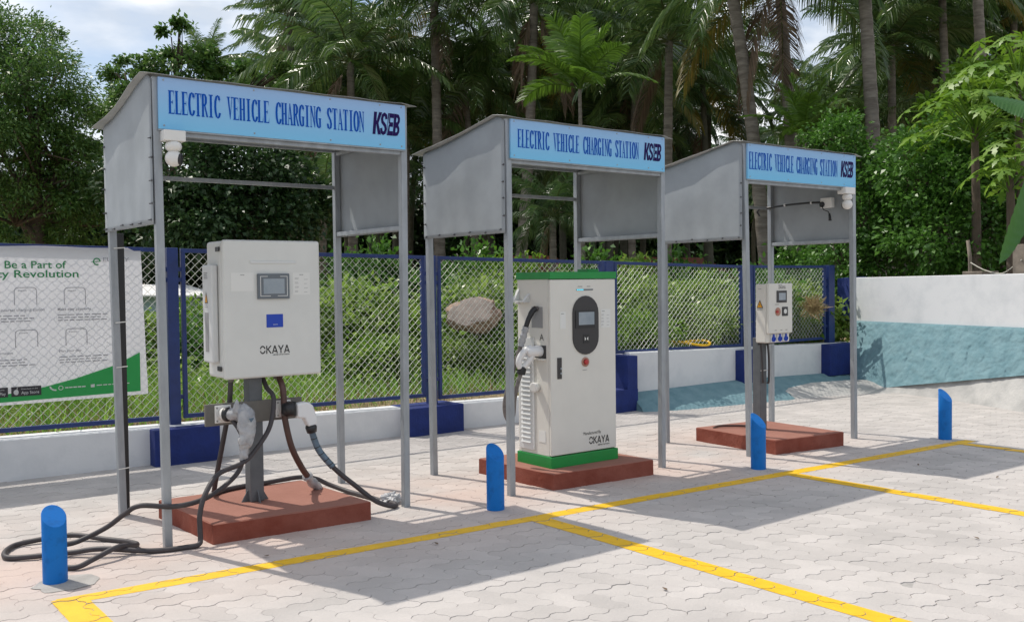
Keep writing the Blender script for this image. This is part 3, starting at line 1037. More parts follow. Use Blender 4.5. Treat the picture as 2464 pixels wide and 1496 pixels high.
for cx, ct in ((2.12, 1.655), (2.125, 1.288), (1.72, 1.66), (1.72, 1.29)):
    m = MB()
    hw, hh = 0.088, 0.15
    path = [(cx - hw, ct - hh), (cx - hw, ct - 0.03)] + [(cx - hw + .03 - .03 * math.cos(R(a)), ct - .03 + .03 * math.sin(R(a))) for a in (30, 60, 90)] + \
           [(cx + hw - .03 + .03 * math.sin(R(a)), ct - .03 + .03 * math.cos(R(a))) for a in (0, 30, 60, 90)] + [(cx + hw, ct - hh)]
    for a, b in zip(path, path[1:]):
        dx, dz = b[0] - a[0], b[1] - a[1]
        l = math.hypot(dx, dz)
        nx_, nz_ = -dz / l * .003, dx / l * .003
        m.add([bp_(a[0] - nx_, a[1] - nz_), bp_(b[0] - nx_, b[1] - nz_), bp_(b[0] + nx_, b[1] + nz_), bp_(a[0] + nx_, a[1] + nz_)], [(0, 1, 2, 3)])
    dashes(m, bp_(cx - .06, ct - .03), BX, BU, 1, 0.09, 0.02, 0.006, 3)
    m.build('phone_icon', M['bgrey'], bn)
for cap_, x, z, wd in (('Make easy payments', 1.975, 1.453, 0.278), ('Find nearest charging station', 1.46, 1.455, 0.41), ('Plan your trip', 1.98, 1.083, 0.182), ('Station information', 1.36, 1.084, 0.25)):
    m = MB()
    put_text(m, cap_, bp_(x, z), BX, BU, 0.024, wd, 0.01)
    m.build('caption', M['bgrey'], bn)
for x, z, wd in ((1.975, 1.41, 0.46), (1.40, 1.412, 0.42), (1.98, 1.035, 0.45), (1.36, 1.03, 0.44)):
    m = MB()
    dashes(m, bp_(x, z), BX, BU, 3, wd, 0.024, 0.008, int(x * 10))
    m.build('fine_print', M['bgrey'], bn)
for x0_, x1_, big, small in ((1.588, 1.826, 'App Store', 'Download on the'), (1.325, 1.563, 'Google Play', 'GET IT ON')):
    m = MB()
    zt_, zb_ = 0.800, 0.716
    m.add([bp_(x0_, zb_, .0145), bp_(x1_, zb_, .0145), bp_(x1_, zt_, .0145), bp_(x0_, zt_, .0145)], [(0, 1, 2, 3)])
    bd = m.build('store_badge', M['bdark'], bn)
    m = MB()
    put_text(m, big, bp_(x0_ + 0.078, zb_ + 0.018, .016), BX, BU, 0.026, 0.142, 0.005)
    m.build('lettering', M['bwhite'], bd)
    m = MB()
    put_text(m, small, bp_(x0_ + 0.078, zb_ + 0.058, .016), BX, BU, 0.011, 0.13)
    m.build('fine_print', M['bwhite'], bd)
    m = MB()
    if big[0] == 'A':
        m.add([bp_(x0_ + .040 + .022 * math.cos(a) * (1 if math.cos(a) < 0.6 else .8), zb_ + .037 + .024 * math.sin(a), .016) for a in [2 * math.pi * k / 16 for k in range(16)]], [tuple(range(16))])
        m.add([bp_(x0_ + .040, zb_ + .062, .0165), bp_(x0_ + .048, zb_ + .064, .0165), bp_(x0_ + .052, zb_ + .076, .0165), bp_(x0_ + .044, zb_ + .072, .0165)], [(0, 1, 2, 3)])
    else:
        m.add([bp_(x0_ + .02, zb_ + .02, .016), bp_(x0_ + .062, zb_ + .042, .016), bp_(x0_ + .02, zb_ + .064, .016)], [(0, 1, 2)])
    m.build('emblem', M['bwhite'], bd)
m = MB()
for p in stroke([(1.897, .785), (1.905, .765), (1.925, .752), (1.948, .748)], 0.007, 0.007): m.add([bp_(*q, .014) for q in p], [(0, 1, 2, 3)])
m.build('phone_symbol', M['bwhite'], bn)
m = MB()
for p in stroke([(1.985 + .018 * math.cos(a), .766 + .018 * math.sin(a)) for a in [2 * math.pi * k / 12 for k in range(13)]], 0.003, 0.003): m.add([bp_(*q, .014) for q in p], [(0, 1, 2, 3)])
m.build('chat_symbol', M['bwhite'], bn)
m = MB()
m.add([bp_(x, z, .014) for x, z in ((2.235, .752), (2.268, .754), (2.268, .781), (2.235, .779))], [(0, 1, 2, 3)])
m.build('mail_symbol', M['bwhite'], bn)
m = MB()
dashes(m, bp_(2.02, .760, .014), BX, BU, 1, 0.19, .02, .011, 5)
m.build('contact_line', M['bwhite'], bn)
m = MB()
dashes(m, bp_(2.285, .764, .014), BX, BU, 1, 0.30, .02, .009, 6)
m.build('contact_line', M['bwhite'], bn)


# ================================================================== SHELTERS
def shelter(x0, y0, a, wd, d, z1, z2, z3, z4, off, lab, seed):
    t = thing('charging_shelter', (x0, y0, 0), lab, 'shelter', 'steel charging shelters in a row', rz=a, local=True)
    r_ = random.Random(seed)
    PW = 0.05
    roofz = [(-0.065, z1 + 0.004), (0.09, z1 + 0.030), (0.30, z1 - 0.005), (0.6 * d, z4 + 0.075), (0.82 * d, z4 + 0.03), (d + 0.12, z4 - 0.005)]
    def rz_(y):
        for p, q in zip(roofz, roofz[1:]):
            if p[0] <= y <= q[0]: return p[1] + (q[1] - p[1]) * (y - p[0]) / (q[0] - p[0])
        return roofz[-1][1]
    for (cx, cy), (ox, oy) in off.items():
        px_, py_ = cx * wd, cy * d
        m = MB()
        top = rz_(py_) - 0.012
        m.bar((px_ + ox, py_ + oy, -0.02), (px_, py_, top), PW, up=(0, 1, 0))
        m.build('post', M['galv'], t, bevel=0.004)
    # roof: thin bent sheet
    m = MB()
    xl, xr = -0.065, wd + 0.065
    n = len(roofz)
    dn = 6
    prof = []
    for p, q in zip(roofz, roofz[1:]):
        for k in range(4): prof.append((p[0] + (q[0] - p[0]) * k / 4, p[1] + (q[1] - p[1]) * k / 4))
    prof.append(roofz[-1])
    vs = []
    NX = 16
    for i in range(NX + 1):
        for (y, z) in prof:
            x = xl - 0.02 * min(max(y, 0) / d, 1) + (xr - xl + 0.02) * i / NX
            lift = 0.012 * math.sin(i * 1.7 + y * 6 + seed) * (0.5 if 0 < i < NX else 1.2)
            if i == NX and y < 0.15: lift -= 0.03
            vs.append((x, y, z + lift * 0.5 + 0.007))
    k = len(prof)
    fs = [(i * k + j, (i + 1) * k + j, (i + 1) * k + j + 1, i * k + j + 1) for i in range(NX) for j in range(k - 1)]
    m.add(vs, fs)
    ro = m.build('roof', M['roof'], t, smooth=True)
    so = ro.modifiers.new('thick', 'SOLIDIFY')
    so.thickness = 0.003
    # rails
    def rail(p, q, s=0.03):
        m = MB()
        m.bar(p, q, s)
        m.build('rail', M['galv'], t, bevel=0.003)
    e = PW / 2 + 0.001
    rail((e, 0.0, z2 - 0.012), (wd - e, 0.0, z2 - 0.012), 0.038)
    rail((e, 0.0, z1 - 0.05), (wd - e, 0.0, z1 - 0.05), 0.038)
    rail((e, d, z4 - 0.035), (wd - e, d, z4 - 0.035), 0.03)
    rail((e, d, 2.452), (wd - e, d, 2.452), 0.03)
    for x in (0.0, wd):
        rail((x, e, z3 + 0.018), (x, d - e, z3 + 0.018), 0.034)
        rail((x, e, z4 - 0.06), (x, d - e, z4 - 0.06), 0.03)
    # side panels: sheet steel screwed outside the posts
    for side, x in ((0, -PW / 2 - 0.004), (1, wd + PW / 2 + 0.004)):
        m = MB()
        ny_, nz_ = 22, 22
        vs = []
        for i in range(ny_ + 1):
            y = -0.005 + (d + 0.03) * i / ny_
            zt = rz_(max(y, 0.0)) - 0.004
            if y < 0.04: zt = min(zt, z1 - 0.01)
            for j in range(nz_ + 1):
                z = (z3 - 0.004) + (zt - z3 + 0.004) * j / nz_
                u, v = i / ny_, j / nz_
                w0 = math.sin(math.pi * u) * (0.25 + 0.75 * math.sin(math.pi * v))
                bul = w0 * (0.006 * math.sin(u * 9 + seed * 2) + 0.005 * math.sin(v * 6 + u * 3 + seed)) + 0.002 * math.sin(u * 31) * (1 - v)
                vs.append((x - bul, y, z))
        K = nz_ + 1
        m.add(vs, [(i * K + j, (i + 1) * K + j, (i + 1) * K + j + 1, i * K + j + 1) for i in range(ny_) for j in range(nz_)])
        pn = m.build('side_panel', M['galv_dull'], t, smooth=True)
        sm = pn.modifiers.new('thick', 'SOLIDIFY')
        sm.thickness = 0.002
        sm.offset = 0
        if side == 0:
            spots = [(d * u + 0.005, z3 + 0.018) for u in (0.03, 0.22, 0.4, 0.6, 0.8, 0.98)]
            spots += [(0.004, z3 + (z2 - z3) * v + 0.02) for v in (0.2, 0.42, 0.66, 0.9)] + [(d + 0.004, z3 + 0.72 * v) for v in (0.18, 0.42, 0.62, 0.84)]
            for sy, sz in spots:
                q = MB()
                q.lathe((x - 0.001, sy + r_.uniform(-.008, .008), sz + r_.uniform(-.01, .01)), [(0.008, 0), (0.008, 0.004), (0.0035, 0.005), (0.0035, 0.022)], 8, (-1, -0.25, -0.2))
                q.build('screw', M['screw'], pn)
    # sign
    sy = -PW / 2 - 0.001
    m = MB()
    m.box(0.004, wd - 0.003, sy - 0.02, sy, z2 + 0.006, z1)
    sg = m.build('sign_board', M['sign'], t, bevel=0.002)
    m = MB()
    m.box(0.002, wd - 0.001, sy - 0.016, sy - 0.0005, z2 - 0.004, z2 + 0.0055)
    m.build('sign_edge', M['galv'], sg)
    H = z1 - z2
    yf = sy - 0.0215
    m = MB()
    serif_text(m, 'ELECTRIC VEHICLE CHARGING STATION', (wd * TXT[seed][0], z2 + H * TXT[seed][2]), wd * TXT[seed][1], H * TXT[seed][3], yf)
    m.build('lettering', M['signblue'], sg)
    m = MB()
    ex, ez, ew, eh = wd * TXT[seed][4], z2 + H * 0.30, wd * 0.122, H * 0.49
    block_letters(m, (ex, ez), ew, eh, yf)
    em = m.build('emblem', M['purple'], sg)
    m = MB()
    bx, bz = ex + ew * 0.50, ez
    B = [(0.045, -0.02), (0.105, 0.44), (0.075, 0.44), (0.155, 1.02), (0.112, 0.53), (0.142, 0.53)]
    m.add([(bx + ew * u, yf - 0.0012, bz + eh * v) for u, v in B], [(0, 1, 2), (1, 3, 2), (1, 5, 4), (1, 4, 3)])
    m.build('lightning_flash', M['sign'], em)
    for u in (0.02, 0.35, 0.66, 0.88, 0.98):
        for z in (z1 - 0.018, z2 + 0.028):
            q = MB()
            q.lathe((wd * u, sy - 0.020, z), [(0.006, 0), (0.006, 0.002), (0.003, 0.003)], 8, (0, -1, 0))
            q.build('screw', M['galv'], sg)
    return t


# lettering start, width, base height, letter height (fractions), emblem start
TXT = {1: (0.036, 0.770, 0.315, 0.445, 0.845), 2: (0.040, 0.768, 0.30, 0.46, 0.845), 3: (0.012, 0.800, 0.29, 0.48, 0.845)}
shelter(1.916, 6.201, 0.005, 1.791, 1.066, 2.959, 2.631, 2.050, 2.788, {(0, 0): (.019, .007), (1, 0): (-.023, -.009), (0, 1): (.034, -.016), (1, 1): (.013, .014)},
        'nearest steel charging shelter with a white camera under the left of its sign', 1)
shelter(4.500, 5.983, 0.025, 1.729, 1.098, 2.908, 2.602, 2.040, 2.761, {(0, 0): (.008, .004), (1, 0): (-.012, .002), (0, 1): (.017, -.011), (1, 1): (.0, .0)},
        'middle steel charging shelter over the floor standing green topped charger', 2)
shelter(7.190, 5.900, -0.016, 1.680, 1.045, 2.919, 2.585, 2.032, 2.775, {(0, 0): (.045, -.021), (1, 0): (.003, -.02), (0, 1): (.012, -.013), (1, 1): (.008, .0)},
        'farthest steel charging shelter with a junction box and cable inside its right panel', 3)
# cable ties on the nearest posts
m = MB()
# black cable duct strapped to the back left leg of the nearest shelter
dt = thing('cable_duct', (1.985, 7.25, 0), 'black cable duct strapped to the back left leg of the nearest shelter', 'cable duct')
m = MB()
m.box(1.948, 2.004, 7.277, 7.305, 0.0, 2.04)
m.build('duct', M['black'], dt, bevel=0.004)
for z in (0.35, 1.08, 1.40, 1.93):
    m = MB()
    m.bar((1.915, 7.218, z), (1.992, 7.216, z + 0.005), 0.003, 0.007)
    m.build('cable_tie', M['label'], dt)

# ================================================================== SECURITY CAMERAS
def sec_cam(cx, cy, zt, look, label, bw=0.135):
    t = thing('security_camera', (cx, cy, zt), label, 'security camera', 'white cameras under the shelter signs')
    m = MB()
    m.box(cx - bw / 2, cx + bw / 2, cy - 0.04, cy + 0.06, zt - 0.068, zt)
    m.build('mounting_box', M['camwhite'], t, bevel=0.006)
    m = MB()
    m.lathe((cx, cy, zt - 0.068), [(0.034, 0), (0.046, -0.012), (0.052, -0.03), (0.046, -0.05), (0.03, -0.062)], 24)
    m.build('collar', M['camwhite'], t, smooth=True)
    m = MB()
    cz = zt - 0.068 - 0.105
    m.lathe((cx, cy, cz), [(0.052 * math.sin(R(a)), 0.052 * math.cos(R(a))) for a in range(4, 180, 11)], 24)
    b = m.build('camera_ball', M['camwhite'], t, smooth=True)
    lk = Vector(look).normalized()
    m = MB()
    m.lathe(Vector((cx, cy, cz)) + lk * 0.036, [(0.036, 0), (0.036, 0.012), (0.028, 0.0155), (0.0, 0.017)], 20, lk)
    m.build('lens', M['black'], b, smooth=True)


sec_cam(2.000, 6.135, 2.627, (0.78, -0.55, -0.12), 'white dome camera under the nearest shelter sign')
sec_cam(8.745, 5.845, 2.588, (0.2, 0.95, -0.2), 'white dome camera at the right post of the farthest shelter', 0.17)

# junction box and conduit in the far shelter
jt = thing('junction_box', (8.82, 6.12, 2.45), 'small white junction box on the inside panel of the farthest shelter', 'junction box')
m = MB()
m.box(8.775, 8.833, 6.055, 6.19, 2.40, 2.505)
m.build('box', M['camwhite'], jt, bevel=0.006)
m = MB()
m.lathe((8.775, 6.165, 2.437), [(0.03, 0), (0.03, 0.01), (0.022, 0.014)], 14, (-1, 0, 0))
m.build('cable_gland', M['black'], jt)
m = MB()
m.tube([(8.76, 6.16, 2.43), (8.76, 6.14, 2.38), (8.79, 6.10, 2.36), (8.80, 6.095, 2.33)], 0.005, 6)
m.tube([(8.80, 6.095, 2.34), (8.802, 6.09, 2.30), (8.802, 6.088, 2.265)], [0.01, 0.014, 0.017], 8)
m.build('dangling_plug', M['black'], jt, smooth=True)
m = MB()
cd_pts = [(8.80, 6.19, 2.462), (8.805, 6.35, 2.47), (8.81, 6.6, 2.468), (8.81, 6.85, 2.455), (8.80, 6.93, 2.45), (8.76, 6.975, 2.445), (8.74, 6.985, 2.41), (8.78, 6.985, 2.37)]
m.tube(cd_pts, 0.011, 8)
c_ = m.build('conduit', M['black'], smooth=True)
tag(c_, 'black cable conduit running along the inside panel of the farthest shelter', 'conduit')
for y in (6.32, 6.66):
    q = MB()
    q.lathe((8.806, y, 2.468), [(0.016, -0.008), (0.016, 0.008)], 10, (0, 1, 0))
    q.build('clip', M['camwhite'], c_)


# ================================================================== PLINTHS
def plinth(pts, h, label):
    """slab with slightly uneven render"""
    c = Vector((sum(p[0] for p in pts) / 4, sum(p[1] for p in pts) / 4, 0))
    m = MB()
    r_ = random.Random(int(pts[0][0] * 7))
    n = 10
    ring = []
    for k in range(4):
        a, b = Vector((*pts[k], 0)), Vector((*pts[(k + 1) % 4], 0))
        for j in range(n): ring.append(a.lerp(b, j / n))
    out = [p + (p - c).normalized() * r_.uniform(-0.003, 0.006) for p in ring]
    K = len(ring)
    V_ = [(p.x, p.y, -0.01) for p in out] + [(p.x, p.y, h - 0.006 + r_.uniform(-0.002, 0.002)) for p in ring]
    ins = [p + (c - p).normalized() * 0.012 for p in ring]
    V_ += [(p.x, p.y, h) for p in ins]
    m.add(V_, [(k, (k + 1) % K, K + (k + 1) % K, K + k) for k in range(K)] + [(K + k, K + (k + 1) % K, 2 * K + (k + 1) % K, 2 * K + k) for k in range(K)] + [tuple(range(2 * K, 3 * K))])
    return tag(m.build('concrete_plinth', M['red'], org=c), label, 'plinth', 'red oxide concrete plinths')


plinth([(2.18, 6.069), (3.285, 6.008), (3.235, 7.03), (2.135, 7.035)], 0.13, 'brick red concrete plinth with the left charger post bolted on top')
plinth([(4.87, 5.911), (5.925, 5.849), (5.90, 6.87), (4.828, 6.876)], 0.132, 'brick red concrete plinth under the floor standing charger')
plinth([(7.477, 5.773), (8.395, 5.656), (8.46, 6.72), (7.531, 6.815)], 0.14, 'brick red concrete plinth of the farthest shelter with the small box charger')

# ================================================================== LEFT CHARGER (cabinet on a post)
c1 = thing('wall_charger', (2.66, 6.56, 0.13), 'large white wall charger cabinet with blue plate on a grey post', 'charger')
m = MB()
m.box(2.615, 2.715, 6.52, 6.62, 0.13, 1.02)
post = m.build('pedestal_post', M['grey_dark'], c1, bevel=0.006)
for ang in range(4):
    m = MB()
    a = ang * math.pi / 2
    c, s = math.cos(a), math.sin(a)
    o = Vector((2.665, 6.57, 0.13))
    f = lambda u, z, t: o + Vector((c * u - s * t, s * u + c * t, z))
    m.prism([f(0.05, 0.0, -0.004), f(0.10, 0.0, -0.004), f(0.05, 0.085, -0.004)], f(0, 0, 0.008) - f(0, 0, 0))
    m.build('gusset', M['grey_dark'], post)
m = MB()
m.box(2.30, 3.01, 6.51, 6.535, 0.695, 0.845)
m.build('cross_plate', M['bracket'], c1, bevel=0.003)
# cabinet: rounded body with a door slab in front
m = MB()
m.box(2.412, 3.122, 6.462, 6.745, 1.018, 1.962)
body = m.build('cabinet', M['cabinet'], c1, bevel=0.022, seg=4)
m = MB()
yf = 6.42
m.box(2.408, 3.126, yf, 6.458, 1.012, 1.968)
b = m.build('door', M['cabinet'], c1, bevel=0.018, seg=4)
for z in (1.905, 1.085):
    q = MB()
    q.box(2.401, 2.4085, 6.475, 6.545, z - 0.016, z + 0.016)
    q.build('hinge', M['black'], c1, bevel=0.003)
m = MB()
m.box(2.362, 2.409, 6.52, 6.70, 1.125, 1.80)
cov = m.build('side_cover', M['cabinet2'], c1, bevel=0.012, seg=3)
m = MB()
m.box(2.3595, 2.3615, 6.585, 6.645, 1.20, 1.47)
m.build('vent_strip', M['ink_grey'], cov)
m = MB()
m.add([(2.3605, 6.59, 1.535), (2.3605, 6.65, 1.535), (2.3605, 6.62, 1.615)], [(0, 2, 1)])
w_s = m.build('warning_sign', M['ink'], cov)
m = MB()
m.add([(2.3600, 6.60, 1.541), (2.3600, 6.64, 1.541), (2.3600, 6.62, 1.598)], [(0, 2, 1)])
m.build('warning_face', M['orange'], w_s)
m = MB()
dashes(m, (2.3603, 6.655, 1.52), (0, -1, 0), (0, 0, 1), 2, 0.07, 0.014, 0.005, 4)
dashes(m, (2.3603, 6.66, 1.74), (0, -1, 0), (0, 0, 1), 4, 0.08, 0.012, 0.007, 5)
m.build('fine_print', M['ink_grey'], cov)
m = MB()
m.box(2.60, 2.94, yf - 0.006, yf + 0.001, 1.806, 1.824)
m.build('status_light', M['cabinet2'], b, bevel=0.002)
m = MB()
m.box(2.648, 2.882, yf - 0.018, yf + 0.001, 1.56, 1.735)
sc = m.build('display_frame', M['bezel'], b, bevel=0.003)
m = MB()
m.box(2.688, 2.843, yf - 0.0195, yf - 0.0182, 1.595, 1.70)
m.build('screen', M['screen'], sc)
m = MB()
for sx in (0, 1):
    x = 2.665 if sx == 0 else 2.862
    m.box(x, x + 0.004, yf - 0.0192, yf - 0.0181, 1.578, 1.718)
    xa = x if sx == 0 else x - 0.05
    m.box(xa + (0.0041 if sx == 0 else 0), xa + (0.055 if sx == 0 else 0.0499), yf - 0.0192, yf - 0.0181, 1.7142, 1.718)
    m.box(xa + (0.0041 if sx == 0 else -0.02), xa + (0.075 if sx == 0 else 0.0499), yf - 0.0192, yf - 0.0181, 1.578, 1.5818)
m.build('corner_marks', M['label'], sc)
m = MB()
m.box(2.712, 2.835, yf - 0.004, yf + 0.001, 1.36, 1.452)
pl = m.build('card_plate', M['brightblue'], b, bevel=0.002)
m = MB()
dashes(m, (2.76, yf - 0.0045, 1.378), (1, 0, 0), (0, 0, 1), 1, 0.036, 0.01, 0.003, 6)
m.build('fine_print', M['label'], pl)
for x0_, x1_, z0_, z1_ in ((2.463, 2.625, 1.616, 1.742), (2.915, 3.045, 1.585, 1.742)):
    m = MB()
    m.box(x0_, x1_, yf - 0.0012, yf + 0.001, z0_, z1_)
    st = m.build('sticker', M['label'], b)
    m = MB()
    if x0_ > 2.8:
        for k in range(4):
            dashes(m, (x0_ + 0.015, yf - 0.0016, z1_ - 0.04 - 0.03 * k), (1, 0, 0), (0, 0, 1), 2, 0.03, 0.008, 0.003, k)
            dashes(m, (x0_ + 0.085, yf - 0.0016, z1_ - 0.05 - 0.03 * k), (1, 0, 0), (0, 0, 1), 1, 0.03, 0.008, 0.003, k)
    dashes(m, ((x0_ + x1_) / 2 - .015, yf - 0.0016, z1_ - 0.018), (1, 0, 0), (0, 0, 1), 1, 0.034, 0.01, 0.006, 9)
    m.build('fine_print', M['ink_grey'], st)
m = MB()
okaya(m, (2.660, 1.178), 0.225, 0.055, yf - 0.0012)
m.build('wordmark', M['ink'], b)
m = MB()
put_text(m, 'NEVER STOP INDIA', (2.755, yf - 0.0012, 1.163), (1, 0, 0), (0, 0, 1), 0.010, 0.125, 0.01)
m.build('lettering', M['ink'], b)
for x, z in ((2.50, 1.012), (2.73, 1.012), (2.83, 1.012), (2.88, 1.012)):
    q = MB()
    q.lathe((x + 0.005, 6.56 if x < 2.85 else 6.6, 1.018), [(0.028, 0), (0.028, -0.014), (0.019, -0.018), (0.019, -0.034)], 12)
    q.build('cable_gland', M['bracket'], c1)
for x in (2.42, 2.862):
    m = MB()
    m.box(x - 0.058, x + 0.058, 6.500, 6.5095, 0.712, 0.835)
    h = m.build('socket_plate', M['camwhite'], c1, bevel=0.008)
    for sx in (-.042, .042):
        for sz in (-.045, .045):
            q = MB()
            q.lathe((x + sx, 6.50, 0.773 + sz), [(0.007, 0), (0.007, 0.002), (0.003, 0.003)], 8, (0, -1, 0))
            q.build('screw', M['ink_grey'], h)
    q = MB()
    q.lathe((x, 6.50, 0.773), [(0.045, 0), (0.045, 0.03), (0.048, 0.05), (0.042, 0.055), (0.040, 0.02)], 20, (0.35, -1, -0.1))
    q.build('socket', M['camwhite'], h, smooth=True)


# ------------------------------------------------------------------ cables and connectors
def smooth_path(P, n=8):
    P = [Vector(p) for p in P]
    out = []
    for i in range(len(P) - 1):
        p0, p1, p2, p3 = P[max(i - 1, 0)], P[i], P[i + 1], P[min(i + 2, len(P) - 1)]
        for k in range(n):
            t = k / n
            out.append(0.5 * ((2 * p1) + (-p0 + p2) * t + (2 * p0 - 5 * p1 + 4 * p2 - p3) * t * t + (-p0 + 3 * p1 - 3 * p2 + p3) * t ** 3))
    out.append(P[-1])
    return out


HR = 0.0165
z_ = HR + 0.002
lc = thing('charging_cable', (2.5, 6.4, 0.3), 'charging cable with plastic wrapped plug looping onto the paving at the left', 'cable')
path = [(2.735, 6.56, 1.0), (2.74, 6.50, 0.93), (2.755, 6.42, 0.86), (2.70, 6.37, 0.671), (2.572, 6.33, 0.525), (2.46, 6.28, 0.46), (2.264, 6.19, 0.425), (2.15, 6.12, 0.32), (2.104, 6.09, 0.21),
        (2.10, 6.085, 0.12), (2.10, 6.08, 0.05), (2.085, 6.065, z_ + .004), (2.029, 6.056, z_), (1.807, 6.114, z_), (1.54, 6.237, z_ + .033), (1.393, 6.358, z_ + .01), (1.133, 6.477, z_), (1.064, 6.558, z_), (1.101, 6.721, z_), (1.208, 6.837, z_),
        (1.48, 6.765, z_ + .02), (1.653, 6.602, z_), (1.761, 6.42, z_), (1.762, 6.276, z_ + .01), (1.616, 6.15, z_ + .05), (1.455, 6.075, z_ + .02), (1.35, 6.04, z_), (1.255, 6.16, z_), (1.25, 6.29, z_ + .005), (1.33, 6.40, z_ + .045),
        (1.45, 6.42, 0.075), (1.60, 6.35, 0.15), (1.69, 6.27, 0.235), (1.767, 6.2, 0.29), (1.954, 6.15, 0.266), (2.138, 6.18, 0.272), (2.31, 6.27, 0.31), (2.44, 6.30, 0.40), (2.485, 6.31, 0.51), (2.49, 6.32, 0.60), (2.475, 6.36, 0.68), (2.44, 6.43, 0.76)]
m = MB()
m.tube(smooth_path(path), HR, 10)
m.build('hose', M['hose'], lc, smooth=True)
m = MB()
r_ = random.Random(5)
def crumple(m, amp, f):
    for v in m.v:
        n = _ns2.noise_vector(v * f) * amp + _ns2.noise_vector(v * f * 2.7) * amp * 0.5
        v += n


from mathutils import noise as _ns2
P_ = smooth_path([(2.500, 6.345, 0.845), (2.508, 6.330, 0.80), (2.512, 6.315, 0.73), (2.508, 6.305, 0.65), (2.497, 6.302, 0.59), (2.488, 6.304, 0.555), (2.484, 6.306, 0.52), (2.484, 6.308, 0.475)], 6)
n_ = len(P_)
W_ = [0.022, 0.056, 0.062, 0.058, 0.048, 0.032, 0.030, 0.024]
m.tube(P_, [W_[min(int(k / 6), 6)] + (W_[min(int(k / 6) + 1, 7)] - W_[min(int(k / 6), 6)]) * ((k % 6) / 6) for k in range(n_)], 22)
m.tube(smooth_path([(2.440, 6.44, 0.775), (2.475, 6.385, 0.785), (2.50, 6.335, 0.78)], 4), [0.040, 0.044, 0.047, 0.049, 0.05, 0.05, 0.048, 0.045, 0.04], 16)
m.tube(smooth_path([(2.462, 6.34, 0.80), (2.452, 6.335, 0.845), (2.449, 6.335, 0.885)], 4), [0.026, 0.025, 0.024, 0.022, 0.020, 0.016, 0.011, 0.007, 0.003], 12)
crumple(m, 0.011, 24)
pl = m.build('wrapped_plug', M['wrap'], lc, smooth=True)
m = MB()
m.lathe((2.43, 6.452, 0.774), [(0.048, -0.012), (0.05, 0.0), (0.047, 0.02)], 16, (0.5, -0.85, 0.1))
m.build('plug_face', M['black'], pl, smooth=True)
m = MB()
m.lathe((2.4835, 6.306, 0.578), [(0.030, -0.005), (0.031, 0.005)], 14, (0.05, 0.05, 1))
m.build('tape_band', M['ink'], pl)
m = MB()
m.add([(2.512, 6.236, 0.735), (2.535, 6.241, 0.757), (2.535, 6.245, 0.765), (2.495, 6.236, 0.763)], [(0, 1, 2, 3)])
m.build('blue_mark', M['sleeve'], pl)

rc = thing('charging_cable', (3.0, 6.4, 0.3), 'charging cable with white plug and black clamp hanging right of the post', 'cable')
m = MB()
hp = smooth_path([(3.032, 6.40, 0.60), (3.077, 6.385, 0.466), (3.181, 6.34, 0.321), (3.30, 6.27, 0.20), (3.42, 6.20, 0.085), (3.52, 6.185, 0.035), (3.59, 6.20, z_), (3.622, 6.26, z_), (3.60, 6.38, z_), (3.585, 6.6, z_), (3.56, 6.85, z_), (3.47, 7.02, 0.06),
                  (3.36, 7.06, 0.12), (3.20, 7.045, 0.15), (2.95, 7.02, 0.148), (2.80, 7.02, 0.148), (2.62, 6.98, 0.148), (2.5, 6.9, 0.15), (2.46, 6.8, 0.22), (2.47, 6.68, 0.5), (2.50, 6.60, 0.8), (2.505, 6.57, 1.0)])
m.tube(hp, HR * 1.1, 10)
m.build('hose', M['hose'], rc, smooth=True)
m = MB()
m.tube(smooth_path([(3.030, 6.40, 0.605), (3.075, 6.385, 0.468), (3.165, 6.345, 0.338)], 8), 0.0235, 12)
sl = m.build('sleeve', M['sleeve'], rc, smooth=True)
for k, t in enumerate((0.25, 0.45, 0.62, 0.78, 0.9)):
    P_ = smooth_path([(3.030, 6.40, 0.605), (3.075, 6.385, 0.468), (3.165, 6.345, 0.338)], 20)
    i = int(t * (len(P_) - 2))
    q = MB()
    q.lathe(P_[i], [(0.0248, -0.003), (0.0248, 0.003)], 12, P_[i + 1] - P_[i] + Vector((0.001, 0.0, -0.004)))
    q.build('tape_band', M['black'], sl)
m = MB()
m.prism([(x, 6.372, z) for x, z in ((2.912, 0.815), (2.975, 0.822), (3.008, 0.815), (3.036, 0.790), (3.066, 0.695), (3.062, 0.650), (2.998, 0.640), (2.968, 0.704), (2.914, 0.712))], (0, 0.07, 0))
pg = m.build('plug', M['gunwhite'], rc, bevel=0.014, seg=3)
m = MB()
m.lathe((3.030, 6.405, 0.622), [(0.036, 0.03), (0.042, 0.01), (0.036, -0.025), (0.027, -0.03)], 14, (-0.15, 0, 1))
m.build('clamp', M['black'], pg, smooth=True)
m = MB()
m.lathe((2.862, 6.44, 0.775), [(0.05, -0.03), (0.055, 0.02), (0.054, 0.06)], 16, (0.8, -0.55, 0))
m.build('plug_face', M['black'], pg, smooth=True)

bc = thing('supply_conduit', (2.9, 6.5, 0.13), 'thick brown conduit dropping from the left cabinet into its plinth', 'conduit')
m = MB()
m.tube(smooth_path([(2.838, 6.52, 1.0), (2.842, 6.46, 0.92), (2.845, 6.45, 0.80), (2.85, 6.45, 0.701), (2.90, 6.46, 0.50), (2.99, 6.50, 0.34), (3.08, 6.56, 0.235), (3.17, 6.63, 0.16), (3.20, 6.65, 0.12)]), 0.0225, 12)
m.build('pipe', M['hose_brown'], bc, smooth=True)
m = MB()
r_ = random.Random(2)
cp = smooth_path([(3.055, 6.545, 0.26), (3.11, 6.58, 0.20), (3.17, 6.63, 0.155), (3.195, 6.65, 0.128)], 4)
m.tube(cp, [0.034 + r_.uniform(-.006, .006) for _ in cp], 10)
m.build('plastic_wrap', M['wrap'], bc, smooth=True)

